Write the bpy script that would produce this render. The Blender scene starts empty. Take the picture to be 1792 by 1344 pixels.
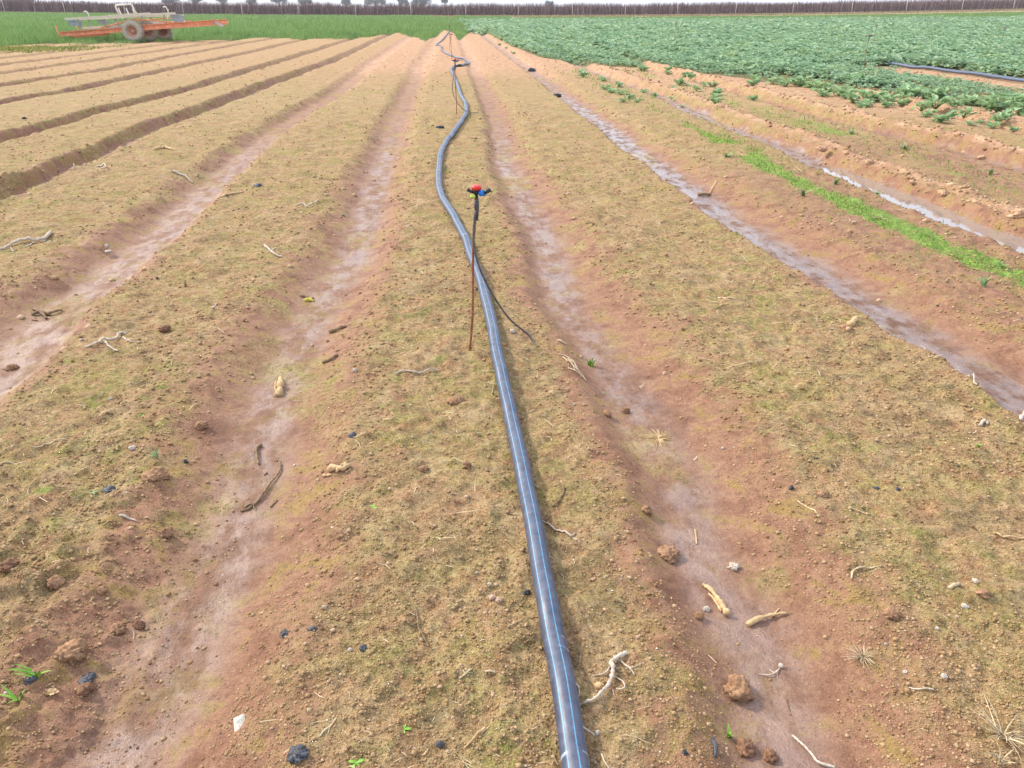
import bpy, math, random
import numpy as np
from mathutils import Vector, Matrix

random.seed(7); rng = np.random.default_rng(7)
scene = bpy.context.scene
col = scene.collection
R = math.radians
# ------------------------------------------------------------------ camera
F_PX, PITCH, YAW, CAM_H = 1354.0, R(25.85), R(4.3), 1.6
cam = bpy.data.cameras.new('camera'); cam.sensor_width = 36; cam.lens = 36*F_PX/1792
cam.clip_start = 0.05; cam.clip_end = 6000
camo = bpy.data.objects.new('camera', cam); col.objects.link(camo)
camo.location = (0, 0, CAM_H); camo.rotation_euler = (math.pi/2-PITCH, 0, -YAW)
scene.camera = camo
# ------------------------------------------------------------------ light
SUN_EL, SUN_AZ = R(38), R(-55)          # azimuth measured from +Y (the rows) clockwise
w = bpy.data.worlds.new('World'); scene.world = w; w.use_nodes = True
nt = w.node_tree; nt.nodes.clear()
sky = nt.nodes.new('ShaderNodeTexSky'); sky.sky_type = 'NISHITA'; sky.sun_disc = False
sky.sun_elevation = SUN_EL; sky.sun_rotation = SUN_AZ; sky.dust_density = 3.0; sky.air_density = 1.0
tc = nt.nodes.new('ShaderNodeTexCoord')
mp = nt.nodes.new('ShaderNodeMapping'); mp.inputs['Scale'].default_value = (1, 1, 3.2)
cn = nt.nodes.new('ShaderNodeTexNoise'); cn.inputs['Scale'].default_value = 2.2; cn.inputs['Detail'].default_value = 7
cr = nt.nodes.new('ShaderNodeMapRange')
cr.inputs['From Min'].default_value = .38; cr.inputs['From Max'].default_value = .62
cr.inputs['To Min'].default_value = .40; cr.inputs['To Max'].default_value = .92
mx = nt.nodes.new('ShaderNodeMix'); mx.data_type = 'RGBA'
mx.inputs['B'].default_value = (7.9, 8.5, 9.9, 1)
bg = nt.nodes.new('ShaderNodeBackground'); bg.inputs['Strength'].default_value = 0.11
wo = nt.nodes.new('ShaderNodeOutputWorld')
L = nt.links.new
L(tc.outputs['Generated'], mp.inputs['Vector']); L(mp.outputs[0], cn.inputs['Vector']); L(cn.outputs['Fac'], cr.inputs['Value'])
L(cr.outputs[0], mx.inputs['Factor']); L(sky.outputs[0], mx.inputs['A']); L(mx.outputs['Result'], bg.inputs['Color']); L(bg.outputs[0], wo.inputs[0])
sl = bpy.data.lights.new('sun', 'SUN'); sl.energy = 2.4; sl.angle = R(6); sl.color = (1, .93, .82)
so = bpy.data.objects.new('sun', sl); col.objects.link(so)
sd = Vector((math.sin(SUN_AZ)*math.cos(SUN_EL), math.cos(SUN_AZ)*math.cos(SUN_EL), math.sin(SUN_EL)))
so.rotation_euler = sd.to_track_quat('Z', 'Y').to_euler()
scene.view_settings.view_transform = 'Standard'; scene.view_settings.look = 'None'
scene.view_settings.exposure = 1.02; scene.view_settings.gamma = 1
scene.cycles.max_bounces = 5

# ------------------------------------------------------------------ numpy noise
def _h(ix, iy, seed):
    n = (ix.astype(np.int64)*374761393 + iy.astype(np.int64)*668265263 + seed*1442695041) & 0xffffffff
    n = ((n ^ (n >> 13))*1274126177) & 0xffffffff
    n = ((n ^ (n >> 16))*2246822519) & 0xffffffff
    return ((n ^ (n >> 15)) & 0xffff)/65535.0
def vn(x, y, seed=0):                    # value noise, -1..1
    x = np.asarray(x, float); y = np.asarray(y, float)
    xi = np.floor(x); yi = np.floor(y); fx = x-xi; fy = y-yi
    fx = fx*fx*fx*(fx*(fx*6-15)+10); fy = fy*fy*fy*(fy*(fy*6-15)+10)
    a = _h(xi, yi, seed); b = _h(xi+1, yi, seed); c = _h(xi, yi+1, seed); d = _h(xi+1, yi+1, seed)
    return (a+(b-a)*fx + (c-a)*fy + (a-b-c+d)*fx*fy)*2-1
def fbm(x, y, seed=0, o=3):
    s = 0; a = 1; t = 0
    for k in range(o):
        c, q = math.cos(.7*k+.4), math.sin(.7*k+.4)
        s = s+a*vn((x*c-y*q)*2**k, (x*q+y*c)*2**k, seed+k*17); t += a; a *= .5
    return s/t
def sm(e0, e1, x):
    t = np.clip((x-e0)/(e1-e0), 0, 1); return t*t*(3-2*t)

# ------------------------------------------------------------------ where a line of sight meets the ground
cp, sp, cy, sy = math.cos(PITCH), math.sin(PITCH), math.cos(YAW), math.sin(YAW)
FW = np.array([sy*cp, cy*cp, -sp]); RT = np.array([cy, -sy, 0.]); UP = np.array([sy*sp, cy*sp, cp])
def ray(x, y): return FW + RT*((x-896)/F_PX) + UP*((672-y)/F_PX)
def plane(x, y, z=0.):
    d = ray(x, y); t = (z-CAM_H)/d[2]; return np.array([d[0]*t, d[1]*t, z])
def at_y(x, y, Y):                       # point of that sight line at world Y
    d = ray(x, y); t = Y/d[1]; return np.array([d[0]*t, Y, CAM_H+d[2]*t])

# ------------------------------------------------------------------ furrows: centre lines, profile
# pts, depth, floor half width, left slope width, right slope width, wetness, dry ridge height on the right
FUR = [
 ('L1', [(268,1184),(318,1101),(402,984),(435,851),(452,778),(490,647),(573,520),(620,440),(650,350),(690,220),(735,120),(762,70)], .080,.08,.32,.36, .62, 0),
 ('R1', [(1359,1328),(1330,1218),(1277,1107),(1216,967),(1178,835),(1136,768),(1090,667),(1035,587),(985,520),(948,411),(914,353),(885,290),(871,220),(826,115),(805,68)], .070,.07,.17,.42, .72, 0),
 ('L2', [(17,627),(100,550),(208,468),(295,394),(368,328),(465,241),(596,160),(675,95),(722,62)], .10,.12,.30,.20, .50, 0),
 ('R2', [(1790,710),(1694,647),(1594,590),(1493,520),(1290,395),(1237,356),(1177,314),(1118,270),(1043,213),(984,168),(939,133),(850,66)], .10,.12,.10,.48, 1.2, 0),
 ('R3', [(1775,425),(1694,399),(1610,362),(1543,335),(1466,304),(1376,260),(1276,223),(1170,175),(1058,134),(900,67)], .12,.13,.25,.16, 1., .05),
 ('L3', [(0,352),(84,312),(234,243),(335,202),(469,152),(590,106),(680,62)], .15,.07,.12,.34, .25, .0),
 ('L4', [(0,250),(221,188),(335,159),(502,106),(640,62)], .15,.06,.12,.36, .2, .0),
 ('L5', [(0,185),(110,166),(201,145),(402,101),(560,64)], .14,.05,.12,.40, .1, 0),
 ('R4', [(1792,300),(1661,262),(1527,232),(1426,204),(1150,124),(960,70)], .10,.12,.25,.12, .6, .07),
 ('L6', [(0,155),(167,128),(301,101),(480,68)], .15,.05,.12,.40, .1, 0),
 ('R5', [(1792,236),(1500,170),(1200,110),(1000,66)], .10,.1,.25,.15, .3, .04),
]
SPC = 2.0
furX = {}
for f in FUR:
    P = sorted([tuple(plane(x, y, -.7*f[2])[:2]) for x, y in f[1]], key=lambda p: p[1])
    Ys = np.array([p[1] for p in P]); Xs = np.array([p[0] for p in P])
    # extend with the mean direction
    k = (Xs[-1]-Xs[0])/max(Ys[-1]-Ys[0], 1e-3)*.3
    k = np.clip(k, -.02, .02)
    Ys = np.concatenate([[Ys[0]-30], Ys, [Ys[-1]+60]]); Xs = np.concatenate([[Xs[0]], Xs, [Xs[-1]+k*30]])
    furX[f[0]] = (Ys, Xs, f[2], f[3], f[4], f[5], f[6], f[7])
def fx_of(name, Y):
    Ys, Xs = furX[name][:2]
    return np.interp(Y, Ys, Xs)
# regular furrows further out on both sides
xl = [fx_of('L6', 35.)-1.95*k for k in range(1, 9)]; xr = [fx_of('R5', 20.)+1.95*k for k in range(1, 8)]
for i, x in enumerate(xl): furX['LL%d' % i] = (np.array([-50., 200.]), np.array([x, x]), .13, .05, .14, .40, .05, 0)
for i, x in enumerate(xr): furX['RR%d' % i] = (np.array([-50., 200.]), np.array([x, x]), .09, .08, .25, .18, .2, .03)

# boundary where the beds stop and grass / crop begin
def bnd(pts):
    P = sorted([tuple(plane(x, y)[:2]) for x, y in pts]); return np.array([p[0] for p in P]), np.array([p[1] for p in P])
GX, GY = bnd([(-300,80),(0,79),(100,75),(230,74),(320,70),(400,69),(460,64),(520,67),(600,67),(650,64),(690,57),(725,63),(745,72),(766,60),(778,52),(795,58),(802,70),(815,62),(830,50),(900,30)])
CX, CY = bnd([(832,44),(850,60),(900,82),(950,101),(1000,107),(1060,117),(1110,120),(1135,111),(1200,124),(1300,138),(1400,150),(1500,158),(1600,172),(1792,196),(2100,212)])
def crop_edge(X): return np.interp(X, CX, CY)
XC = 1.9                                   # between grass (left) and crop (right)
def grass_mask(X, Y):
    j = fbm(X*1.3, Y*.35, 91)*2.2
    g = sm(-1.5, 1.5, Y+j-np.interp(X, GX, GY))
    g = g*(X < XC+.5*vn(X*0, Y*.3, 5))
    # far side of the crop field is rank grass too
    far = sm(120, 128, Y+4*vn(X*.1, Y*0, 31))*(X > XC)*(Y < 176)
    return np.clip(np.maximum(g*(Y < 190), far), 0, 1)
def crop_mask(X, Y):
    j = fbm(X*.9, Y*.5, 77)*1.0
    return sm(-.3, .5, Y+j-crop_edge(X))*(X > XC)*(Y < 128)
PIPE2 = [(1540,111),(1562,114),(1620,120),(1680,127),(1740,135),(1792,143),(1900,160)]
P2 = np.array([plane(x, y, .05) for x, y in PIPE2])
def near_pipe2(X, Y):
    dx = 14.25-X+.25*vn(Y*.9, X*.3, 207)
    return sm(-.45, -.15, dx)*(1-sm(1.3, 2.1, dx))*(1-sm(24.3, 25.2, Y))

def furrow_fields(X, Y):
    z = np.zeros_like(X); bare = np.zeros_like(X); wet = np.zeros_like(X); ridge = np.zeros_like(X)
    m = .030*vn(Y*1.1, X*.8, 3) + .020*vn(Y*3.7, X*2.5, 4) + .010*vn(Y*11, X*9, 6)
    mb = (.05*vn(X*5, Y*3, 8) + .035*vn(X*17, Y*13, 9))*(1+1.3*sm(-3, -4.5, X))
    for i, (k, (Ys, Xs, dep, fl, wl, wr, wt, rg)) in enumerate(furX.items()):
        d = X-np.interp(Y, Ys, Xs) + m*((2.0 if k[0] == 'L' and k != 'L2' else 1) if i > 1 else .7) + .02*vn(Y*2.3, Y*0+i*7.7, 40+i)
        a = np.where(d < 0, (-d-fl)/wl, (d-fl)/wr)
        s = 1-sm(0, 1, a)
        z -= dep*s
        db = d+mb
        ab = np.where(db < 0, (-db-fl)/(wl*1.25+.05), (db-fl)/(wr*1.05+.03))
        ab = ab*(1+.9*sm(5, 13, Y))
        bare = np.maximum(bare, 1-sm(.15, 1.45, ab))
        aw = np.where(db < 0, (-d+.3*mb-fl)/(wl*.5), (d+.6*mb-fl*1.2)/(wr*.35))
        wet = np.maximum(wet, wt*(1-sm(-.5, 1.0, aw))*(1-.6*sm(12, 20, Y) if k in ('R3', 'R2') else 1-.85*sm(8, 15, Y)))
        if rg:
            r = np.exp(-((d-fl-wr-.14)/.13)**2)
            z += rg*r*(1+.4*vn(Y*5, X*5, 12)); ridge = np.maximum(ridge, r)
    return z, bare, wet, ridge
def terrain(X, Y, detail=True, cell=None):
    z, bare, wet, ridge = furrow_fields(X, Y)
    field = 1-sm(60, 90, Y)
    z = z*field
    z = z + .018*fbm(X*1.6, Y*1.2, 21, 2)*np.clip(1-.4*bare, 0, 1)
    z = z - .03*sm(8, 40, Y)*sm(-3, -12, X)     # the left land lies a touch lower
    z = z + 1.3*np.clip(np.abs(X-5)/130, 0, 2)**2*sm(60, 190, Y)
    z = z + .06*sm(1.8, 2.6, X)*0
    # left outer bed of the near left is rough and cloddy
    rough = sm(-.75, -1.05, X)*sm(3.2, 1.6, Y)
    if cell is None: cell = 0.004+.0*X
    def lod(sc): return np.clip((sc/cell-1.5)/2, 0, 1)
    top = 1-bare
    z = z + .015*(fbm(X*7, Y*7, 51, 2))*(top*.9+.35)*lod(.14)
    n = vn(X*22, Y*22, 52); z = z + .0075*n*(top+.25+rough)*lod(.045)
    n2 = vn(X*55, Y*55, 53); z = z + .0045*n2*(top+.25+rough)*lod(.018)
    n3 = vn(X*120, Y*120, 54); z = z + .0022*n3*(top+.35)*lod(.009)
    # crumbly edges and clods: billowed noise
    b = np.maximum(0, vn(X*9, Y*9, 61)-.15)**1.0*(.6+.4*vn(X*30, Y*30, 62))
    edge = np.clip(4*bare*(1-bare), 0, 1)
    z = z + .035*b*(edge*(.55+.9*sm(-2.5, -4, X)+.5*sm(4, 6, Y))+rough*.8+ridge*1.2)*lod(.08)
    b2 = np.maximum(0, vn(X*20, Y*20, 63)-.1)
    z = z + .018*b2*(edge*(.6+.6*sm(4, 6, Y))+rough*.8+ridge*1.3)*lod(.04)
    b3 = np.maximum(0, vn(X*4.3, Y*4.3, 64)-.05)*(.6+.5*vn(X*12, Y*12, 65))
    z = z + .05*b3*(edge*sm(4.5, 8, Y)*sm(2.5, -3, X)*.8+ridge*1.3+.38*sm(4, 8, Y)*top)*lod(.15)
    # ripples of silt in the furrow floors
    z = z + .003*vn(X*26+Y*6, Y*9, 71)*wet*lod(.03)
    return z, bare, wet, ridge
def Hs(x, y):
    return float(terrain(np.array([float(x)]), np.array([float(y)]))[0][0])
def hit(x, y, lift=0.):
    p = plane(x, y, 0.)
    for _ in range(6):
        p = plane(x, y, Hs(p[0], p[1]))
    return np.array([p[0], p[1], p[2]+lift])
def mpp(p): return float(np.dot(np.array(p)-np.array([0, 0, CAM_H]), FW))/F_PX

# ------------------------------------------------------------------ objects, materials
def tag(o, label=None, cat=None, group=None, kind=None):
    if label: o['label'] = label
    if cat: o['category'] = cat
    if group: o['group'] = group
    if kind: o['kind'] = kind
    return o
def mesh_np(name, V, Fc, mat=None, smooth=False, parent=None, mats=None, fmat=None):
    V = np.asarray(V, np.float32); Fc = np.asarray(Fc, np.int32)
    me = bpy.data.meshes.new(name); k = Fc.shape[1]
    me.vertices.add(len(V)); me.vertices.foreach_set('co', V.ravel())
    me.loops.add(Fc.size); me.loops.foreach_set('vertex_index', Fc.ravel())
    me.polygons.add(len(Fc)); me.polygons.foreach_set('loop_start', np.arange(0, Fc.size, k, dtype=np.int32))
    me.polygons.foreach_set('loop_total', np.full(len(Fc), k, np.int32))
    if smooth: me.polygons.foreach_set('use_smooth', np.ones(len(Fc), bool))
    me.update(calc_edges=True)
    for m in (mats or ([mat] if mat else [])): me.materials.append(m)
    if fmat is not None: me.polygons.foreach_set('material_index', np.asarray(fmat, np.int32))
    o = bpy.data.objects.new(name, me); col.objects.link(o)
    if parent: o.parent = parent
    return o
class MB:
    """collects shapes for ONE mesh object"""
    def __init__(s): s.v = []; s.f = []
    def add(s, V, Fc):
        n = len(s.v); s.v += [tuple(map(float, p)) for p in V]; s.f += [tuple(int(i)+n for i in q) for q in Fc]; return s
    def tube(s, P, r, n=8, cap=True, flat=1.):
        P = [Vector(p) for p in P]
        rr = r if hasattr(r, '__len__') else [r]*len(P)
        V = []; Fc = []; up = Vector((0, 0, 1)); prev = None
        for i, p in enumerate(P):
            t = (P[min(i+1, len(P)-1)]-P[max(i-1, 0)])
            t = t.normalized() if t.length > 1e-9 else Vector((0, 0, 1))
            if prev is None:
                a = t.cross(up); a = a.normalized() if a.length > 1e-3 else Vector((1, 0, 0))
            else:
                a = (prev-t*prev.dot(t)); a = a.normalized() if a.length > 1e-6 else prev
            prev = a; b = a.cross(t).normalized()
            for k in range(n):
                th = 2*math.pi*k/n
                V.append(p+a*math.cos(th)*rr[i]+b*math.sin(th)*rr[i]*flat)
        for i in range(len(P)-1):
            for k in range(n):
                k2 = (k+1) % n; Fc.append((i*n+k, i*n+k2, (i+1)*n+k2, (i+1)*n+k))
        if cap: Fc.append(tuple(range(n))[::-1]); Fc.append(tuple(range((len(P)-1)*n, len(P)*n)))
        return s.add(V, Fc)
    def bar(s, a, b, w, h, up=(0, 0, 1)):
        a = Vector(a); b = Vector(b); t = (b-a).normalized(); u = Vector(up)
        sd_ = t.cross(u); sd_ = sd_.normalized() if sd_.length > 1e-4 else Vector((1, 0, 0)); u = sd_.cross(t)
        V = [];
        for p in (a, b):
            for i, j in ((-1, -1), (1, -1), (1, 1), (-1, 1)): V.append(p+sd_*w/2*i+u*h/2*j)
        return s.add(V, [(3, 2, 1, 0), (4, 5, 6, 7), (0, 1, 5, 4), (1, 2, 6, 5), (2, 3, 7, 6), (3, 0, 4, 7)])
    def lathe(s, prof, axis_p, axis_d, n=20, close=True):
        d = Vector(axis_d).normalized(); a = d.orthogonal().normalized(); b = d.cross(a); p0 = Vector(axis_p)
        V = []; Fc = []
        for (r, h) in prof:
            for k in range(n):
                th = 2*math.pi*k/n; V.append(p0+d*h+a*r*math.cos(th)+b*r*math.sin(th))
        m = len(prof)
        for i in range(m-1):
            for k in range(n): k2 = (k+1) % n; Fc.append((i*n+k, i*n+k2, (i+1)*n+k2, (i+1)*n+k))
        if close: Fc.append(tuple(range(n))[::-1]); Fc.append(tuple(range((m-1)*n, m*n)))
        return s.add(V, Fc)
    def strip(s, P, wd, side=None, cup=0.):           # a blade: 3 verts across
        P = [Vector(p) for p in P]; V = []; Fc = []
        for i, p in enumerate(P):
            t = (P[min(i+1, len(P)-1)]-P[max(i-1, 0)]).normalized()
            sd_ = Vector(side) if side else t.cross(Vector((0, 0, 1)))
            if sd_.length < 1e-3: sd_ = Vector((1, 0, 0))
            sd_.normalize(); nrm = sd_.cross(t)
            wv = wd[i] if hasattr(wd, '__len__') else wd*(1-(i/(len(P)-1))**2*.95)
            V += [p-sd_*wv/2+nrm*cup*wv, p, p+sd_*wv/2+nrm*cup*wv]
        for i in range(len(P)-1):
            for k in range(2): Fc.append((i*3+k, i*3+k+1, (i+1)*3+k+1, (i+1)*3+k))
        return s.add(V, Fc)
    def build(s, name, mat, parent=None, smooth=True, origin=None):
        me = bpy.data.meshes.new(name)
        if origin is not None:
            ox, oy, oz = map(float, origin); V = [(x-ox, y-oy, z-oz) for x, y, z in s.v]
        else: V = s.v
        me.from_pydata(V, [], s.f); me.update()
        if smooth: me.polygons.foreach_set('use_smooth', [True]*len(me.polygons))
        me.materials.append(mat)
        o = bpy.data.objects.new(name, me); col.objects.link(o)
        if origin is not None: o.location = tuple(map(float, origin))
        if parent: o.parent = parent
        return o
def empty(name, loc, rz=0):
    o = bpy.data.objects.new(name, None); col.objects.link(o); o.location = tuple(map(float, loc)); o.rotation_euler.z = rz; o.empty_display_size = .1
    return o
def copy_tree(o, parent=None):
    c = o.copy(); col.objects.link(c)
    if parent: c.parent = parent
    for ch in list(o.children): copy_tree(ch, c)
    return c

class NT:
    def __init__(s, name, rough=.8, spec=.3):
        s.m = bpy.data.materials.new(name); s.m.use_nodes = True; s.t = s.m.node_tree
        s.b = s.t.nodes['Principled BSDF']; s.b.inputs['Roughness'].default_value = rough
        s.b.inputs['Specular IOR Level'].default_value = spec
        s.co = s.t.nodes.new('ShaderNodeTexCoord')
    def n(s, ty, **kw):
        x = s.t.nodes.new('ShaderNode'+ty)
        for k, v in kw.items(): setattr(x, k, v)
        return x
    def l(s, a, b): s.t.links.new(a, b)
    def noise(s, scale, detail=3, rough=.55, stretch=None, src=None, dist=0):
        x = s.n('TexNoise'); x.inputs['Scale'].default_value = scale; x.inputs['Detail'].default_value = detail
        x.inputs['Roughness'].default_value = rough; x.inputs['Distortion'].default_value = dist
        v = src or s.co.outputs['Object']
        if stretch:
            m = s.n('Mapping'); m.inputs['Scale'].default_value = stretch; s.l(v, m.inputs['Vector']); v = m.outputs[0]
        s.l(v, x.inputs['Vector']); return x.outputs['Fac']
    def ramp(s, fac, stops):
        x = s.n('ValToRGB'); e = x.color_ramp.elements
        while len(e) < len(stops): e.new(.5)
        for i, (p, c) in enumerate(stops):
            e[i].position = p; e[i].color = (c[0], c[1], c[2], 1) if hasattr(c, '__len__') else (c, c, c, 1)
        s.l(fac, x.inputs['Fac']); return x.outputs['Color']
    def mix(s, fac, a, b, mode='MIX'):
        x = s.n('Mix', data_type='RGBA', blend_type=mode)
        for k, v in (('Factor', fac), ('A', a), ('B', b)):
            if isinstance(v, (int, float)): x.inputs[k].default_value = v
            elif isinstance(v, tuple): x.inputs[k].default_value = (*v[:3], 1)
            else: s.l(v, x.inputs[k])
        return x.outputs['Result']
    def math(s, op, a, b=0., clamp=False):
        x = s.n('Math', operation=op); x.use_clamp = clamp
        for i, v in enumerate((a, b)):
            if isinstance(v, (int, float)): x.inputs[i].default_value = v
            else: s.l(v, x.inputs[i])
        return x.outputs[0]
    def set(s, k, v):
        if isinstance(v, (int, float)): s.b.inputs[k].default_value = v
        elif isinstance(v, tuple): s.b.inputs[k].default_value = (*v[:3], 1)
        else: s.l(v, s.b.inputs[k])
    def bump(s, h, strength=.5, dist=.01, chain=None):
        x = s.n('Bump'); x.inputs['Strength'].default_value = strength if isinstance(strength, (int, float)) else 1
        if not isinstance(strength, (int, float)): s.l(strength, x.inputs['Strength'])
        x.inputs['Distance'].default_value = dist; s.l(h, x.inputs['Height'])
        if chain: s.l(chain, x.inputs['Normal'])
        s.l(x.outputs[0], s.b.inputs['Normal']); return x.outputs[0]
def simple(name, c1, c2, scale, rough=.8, spec=.3, bump=.3, bd=.002, detail=4, stretch=None, island=0., metal=0):
    t = NT(name, rough, spec); f = t.noise(scale, detail, .6, stretch)
    c = t.ramp(f, [(.3, c1), (.7, c2)])
    if island:
        g = t.n('NewGeometry'); mr = t.n('MapRange'); t.l(g.outputs['Random Per Island'], mr.inputs['Value'])
        mr.inputs['To Min'].default_value = 1-island; mr.inputs['To Max'].default_value = 1+island
        hsv = t.n('HueSaturation'); t.l(mr.outputs[0], hsv.inputs['Value']); t.l(c, hsv.inputs['Color']); c = hsv.outputs[0]
    t.set('Base Color', c); t.set('Metallic', metal)
    if bump: t.bump(f, bump, bd)
    return t.m

# ---- ground material
g = NT('ground_soil', .85, .3)
a1 = g.n('Attribute', attribute_name='m1'); s1 = g.n('SeparateColor'); g.l(a1.outputs['Color'], s1.inputs[0])
a2 = g.n('Attribute', attribute_name='m2'); s2 = g.n('SeparateColor'); g.l(a2.outputs['Color'], s2.inputs[0])
bare, wet, dry = s1.outputs; alg, grn, straw = s2.outputs
fine = g.noise(150, 4, .75); mid = g.noise(42, 5, .72); lar = g.noise(2.4, 6, .68); pat = g.noise(9, 5, .68); grit = g.noise(330, 3, .7)
mm = g.math('ADD', g.math('MULTIPLY', mid, .45), g.math('MULTIPLY', fine, .55))
moss = g.ramp(mm, [(.35, (.10, .060, .026)), (.44, (.265, .162, .075)), (.52, (.41, .272, .140)), (.60, (.52, .37, .21)), (.68, (.62, .48, .31))])
mossg = g.ramp(mm, [(.35, (.080, .066, .018)), (.44, (.215, .172, .048)), (.53, (.345, .280, .095)), (.62, (.47, .38, .17))])
rust = g.ramp(mm, [(.38, (.15, .070, .035)), (.50, (.34, .18, .095)), (.62, (.50, .30, .17))])
gm = g.ramp(lar, [(.44, .05), (.66, .85)])
c = g.mix(gm, moss, mossg)
c = g.mix(g.ramp(pat, [(.47, 0.), (.64, .85)]), c, rust)
c = g.mix(g.ramp(g.noise(4.1, 9, .85), [(.42, .6), (.50, 0.)]), c, g.ramp(mm, [(.4, (.10, .066, .030)), (.6, (.26, .19, .10))]))
c = g.mix(g.ramp(g.noise(4.3, 8, .85, stretch=(1, .6, 1)), [(.52, 0.), (.66, .55)]), c, (.50, .38, .22))
c = g.mix(g.ramp(g.noise(19, 5, .75), [(.56, 0.), (.70, .6)]), c, g.ramp(fine, [(.35, (.050, .055, .042)), (.65, (.19, .18, .12))]))
c = g.mix(g.math('MULTIPLY', g.ramp(g.noise(6.3, 7, .78, dist=.3), [(.50, 0.), (.66, .85)]), g.ramp(g.noise(1.1, 3, .6), [(.44, .12), (.60, 1.)])), c, g.ramp(mm, [(.38, (.085, .10, .015)), (.60, (.31, .33, .075))]))
mudf = g.noise(5.5, 6, .7, dist=.5)
mud = g.ramp(mudf, [(.34, (.19, .088, .048)), (.45, (.275, .138, .078)), (.53, (.32, .175, .100)), (.60, (.30, .195, .062))])
mud = g.mix(g.ramp(mm, [(.38, .8), (.52, 0.)]), mud, (.15, .07, .045))
mud = g.mix(g.ramp(mm, [(.55, 0.), (.68, .6)]), mud, (.47, .31, .22))
wetc = g.ramp(g.noise(12, 5, .7), [(.35, (.12, .062, .040)), (.62, (.21, .120, .080))])
mud = g.mix(g.math('MULTIPLY', wet, .8), mud, wetc)
bn = g.ramp(g.math('ADD', bare, g.math('ADD', g.math('MULTIPLY', g.math('SUBTRACT', mm, .5), 2.2), g.math('MULTIPLY', g.math('SUBTRACT', pat, .5), 1.3))), [(.30, 0.), (.74, 1.)])
c = g.mix(bn, c, mud)
dr = g.ramp(g.noise(5, 9, .85), [(.36, (.24, .125, .070)), (.47, (.40, .23, .135)), (.53, (.47, .285, .175)), (.64, (.60, .41, .27))])
dn = g.ramp(g.math('ADD', dry, g.math('MULTIPLY', g.math('SUBTRACT', g.noise(6, 6, .75), .5), 1.5)), [(.25, 0.), (.85, 1.)])
c = g.mix(dn, c, dr)
sn = g.ramp(g.math('ADD', straw, g.math('MULTIPLY', g.math('SUBTRACT', g.noise(30, 5, .8), .5), 1.8)), [(.55, 0.), (.95, .8)])
c = g.mix(sn, c, (.50, .38, .23))
al = g.ramp(g.math('ADD', alg, g.math('MULTIPLY', g.math('SUBTRACT', g.noise(14, 6, .75), .5), 2.2)), [(.55, 0.), (1., .95)])
c = g.mix(al, c, g.ramp(mid, [(.35, (.05, .11, .012)), (.5, (.14, .26, .03)), (.65, (.29, .39, .07))]))
c = g.mix(g.math('MULTIPLY', grn, .9), c, g.ramp(pat, [(.3, (.035, .065, .018)), (.7, (.10, .13, .05))]))
sk = g.ramp(grit, [(.66, 0.), (.72, .7)]); c = g.mix(sk, c, (.62, .52, .40))
g.set('Base Color', c)
wn = g.math('MULTIPLY', wet, g.ramp(g.noise(9, 5, .7, stretch=(1, .5, 1)), [(.40, .0), (.57, 1.)]))
ro = g.math('SUBTRACT', .92, g.math('MULTIPLY', bn, .22)); ro = g.math('SUBTRACT', ro, g.math('MULTIPLY', wn, .46)); ro = g.math('ADD', ro, g.math('MULTIPLY', dn, .2), True)
g.set('Roughness', ro)
g.set('Specular IOR Level', g.math('ADD', .10, g.math('MULTIPLY', bare, g.math('ADD', .10, g.math('MULTIPLY', wn, .95)))))
g.b.inputs['Coat Roughness'].default_value = .30; g.b.inputs['Coat IOR'].default_value = 1.5
g.set('Coat Weight', g.math('MULTIPLY', g.math('SUBTRACT', wn, .35, True), .75, True))
b1 = g.bump(fine, g.math('SUBTRACT', .9, g.math('MULTIPLY', wn, .55)), .007)
b2 = g.bump(mid, g.math('SUBTRACT', .9, g.math('MULTIPLY', bn, .55)), .018, b1)
b3 = g.bump(g.noise(11, 5, .7), g.math('SUBTRACT', .85, g.math('MULTIPLY', bn, .35)), .024, b2)
g.l(b3, g.b.inputs['Coat Normal'])
GROUND = g.m

# ------------------------------------------------------------------ the ground sheet
rows = list(np.linspace(-6, .85, 40)); y = .86
while y < 62: rows.append(y); y += .0024*(.6+.45*abs(y)**1.5)
while y < 1200: rows.append(y); y *= 1.05
rows = np.array(rows); NC = 1050
S = np.linspace(-1, 1, NC)
Wd = np.maximum(1.18*rows+1.7, 3.5)
YY = np.repeat(rows[:, None], NC, 1); XX = S[None, :]*Wd[:, None]+.07*rows[:, None]
cell = np.repeat((np.maximum(np.gradient(rows)*.8, 2*Wd/NC))[:, None], NC, 1)
Z, Bm, Wm, Rm = terrain(XX.ravel(), YY.ravel(), cell=cell.ravel())
Xf, Yf = XX.ravel(), YY.ravel()
PUD = plane(1610, 365, -.11)
V = np.stack([Xf, Yf, Z], 1)
nr = len(rows); idx = np.arange(nr*NC).reshape(nr, NC)
Fq = np.stack([idx[:-1, :-1], idx[:-1, 1:], idx[1:, 1:], idx[1:, :-1]], -1).reshape(-1, 4)
ground = mesh_np('ground', V, Fq, GROUND, smooth=True)
tag(ground, kind='structure')
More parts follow.
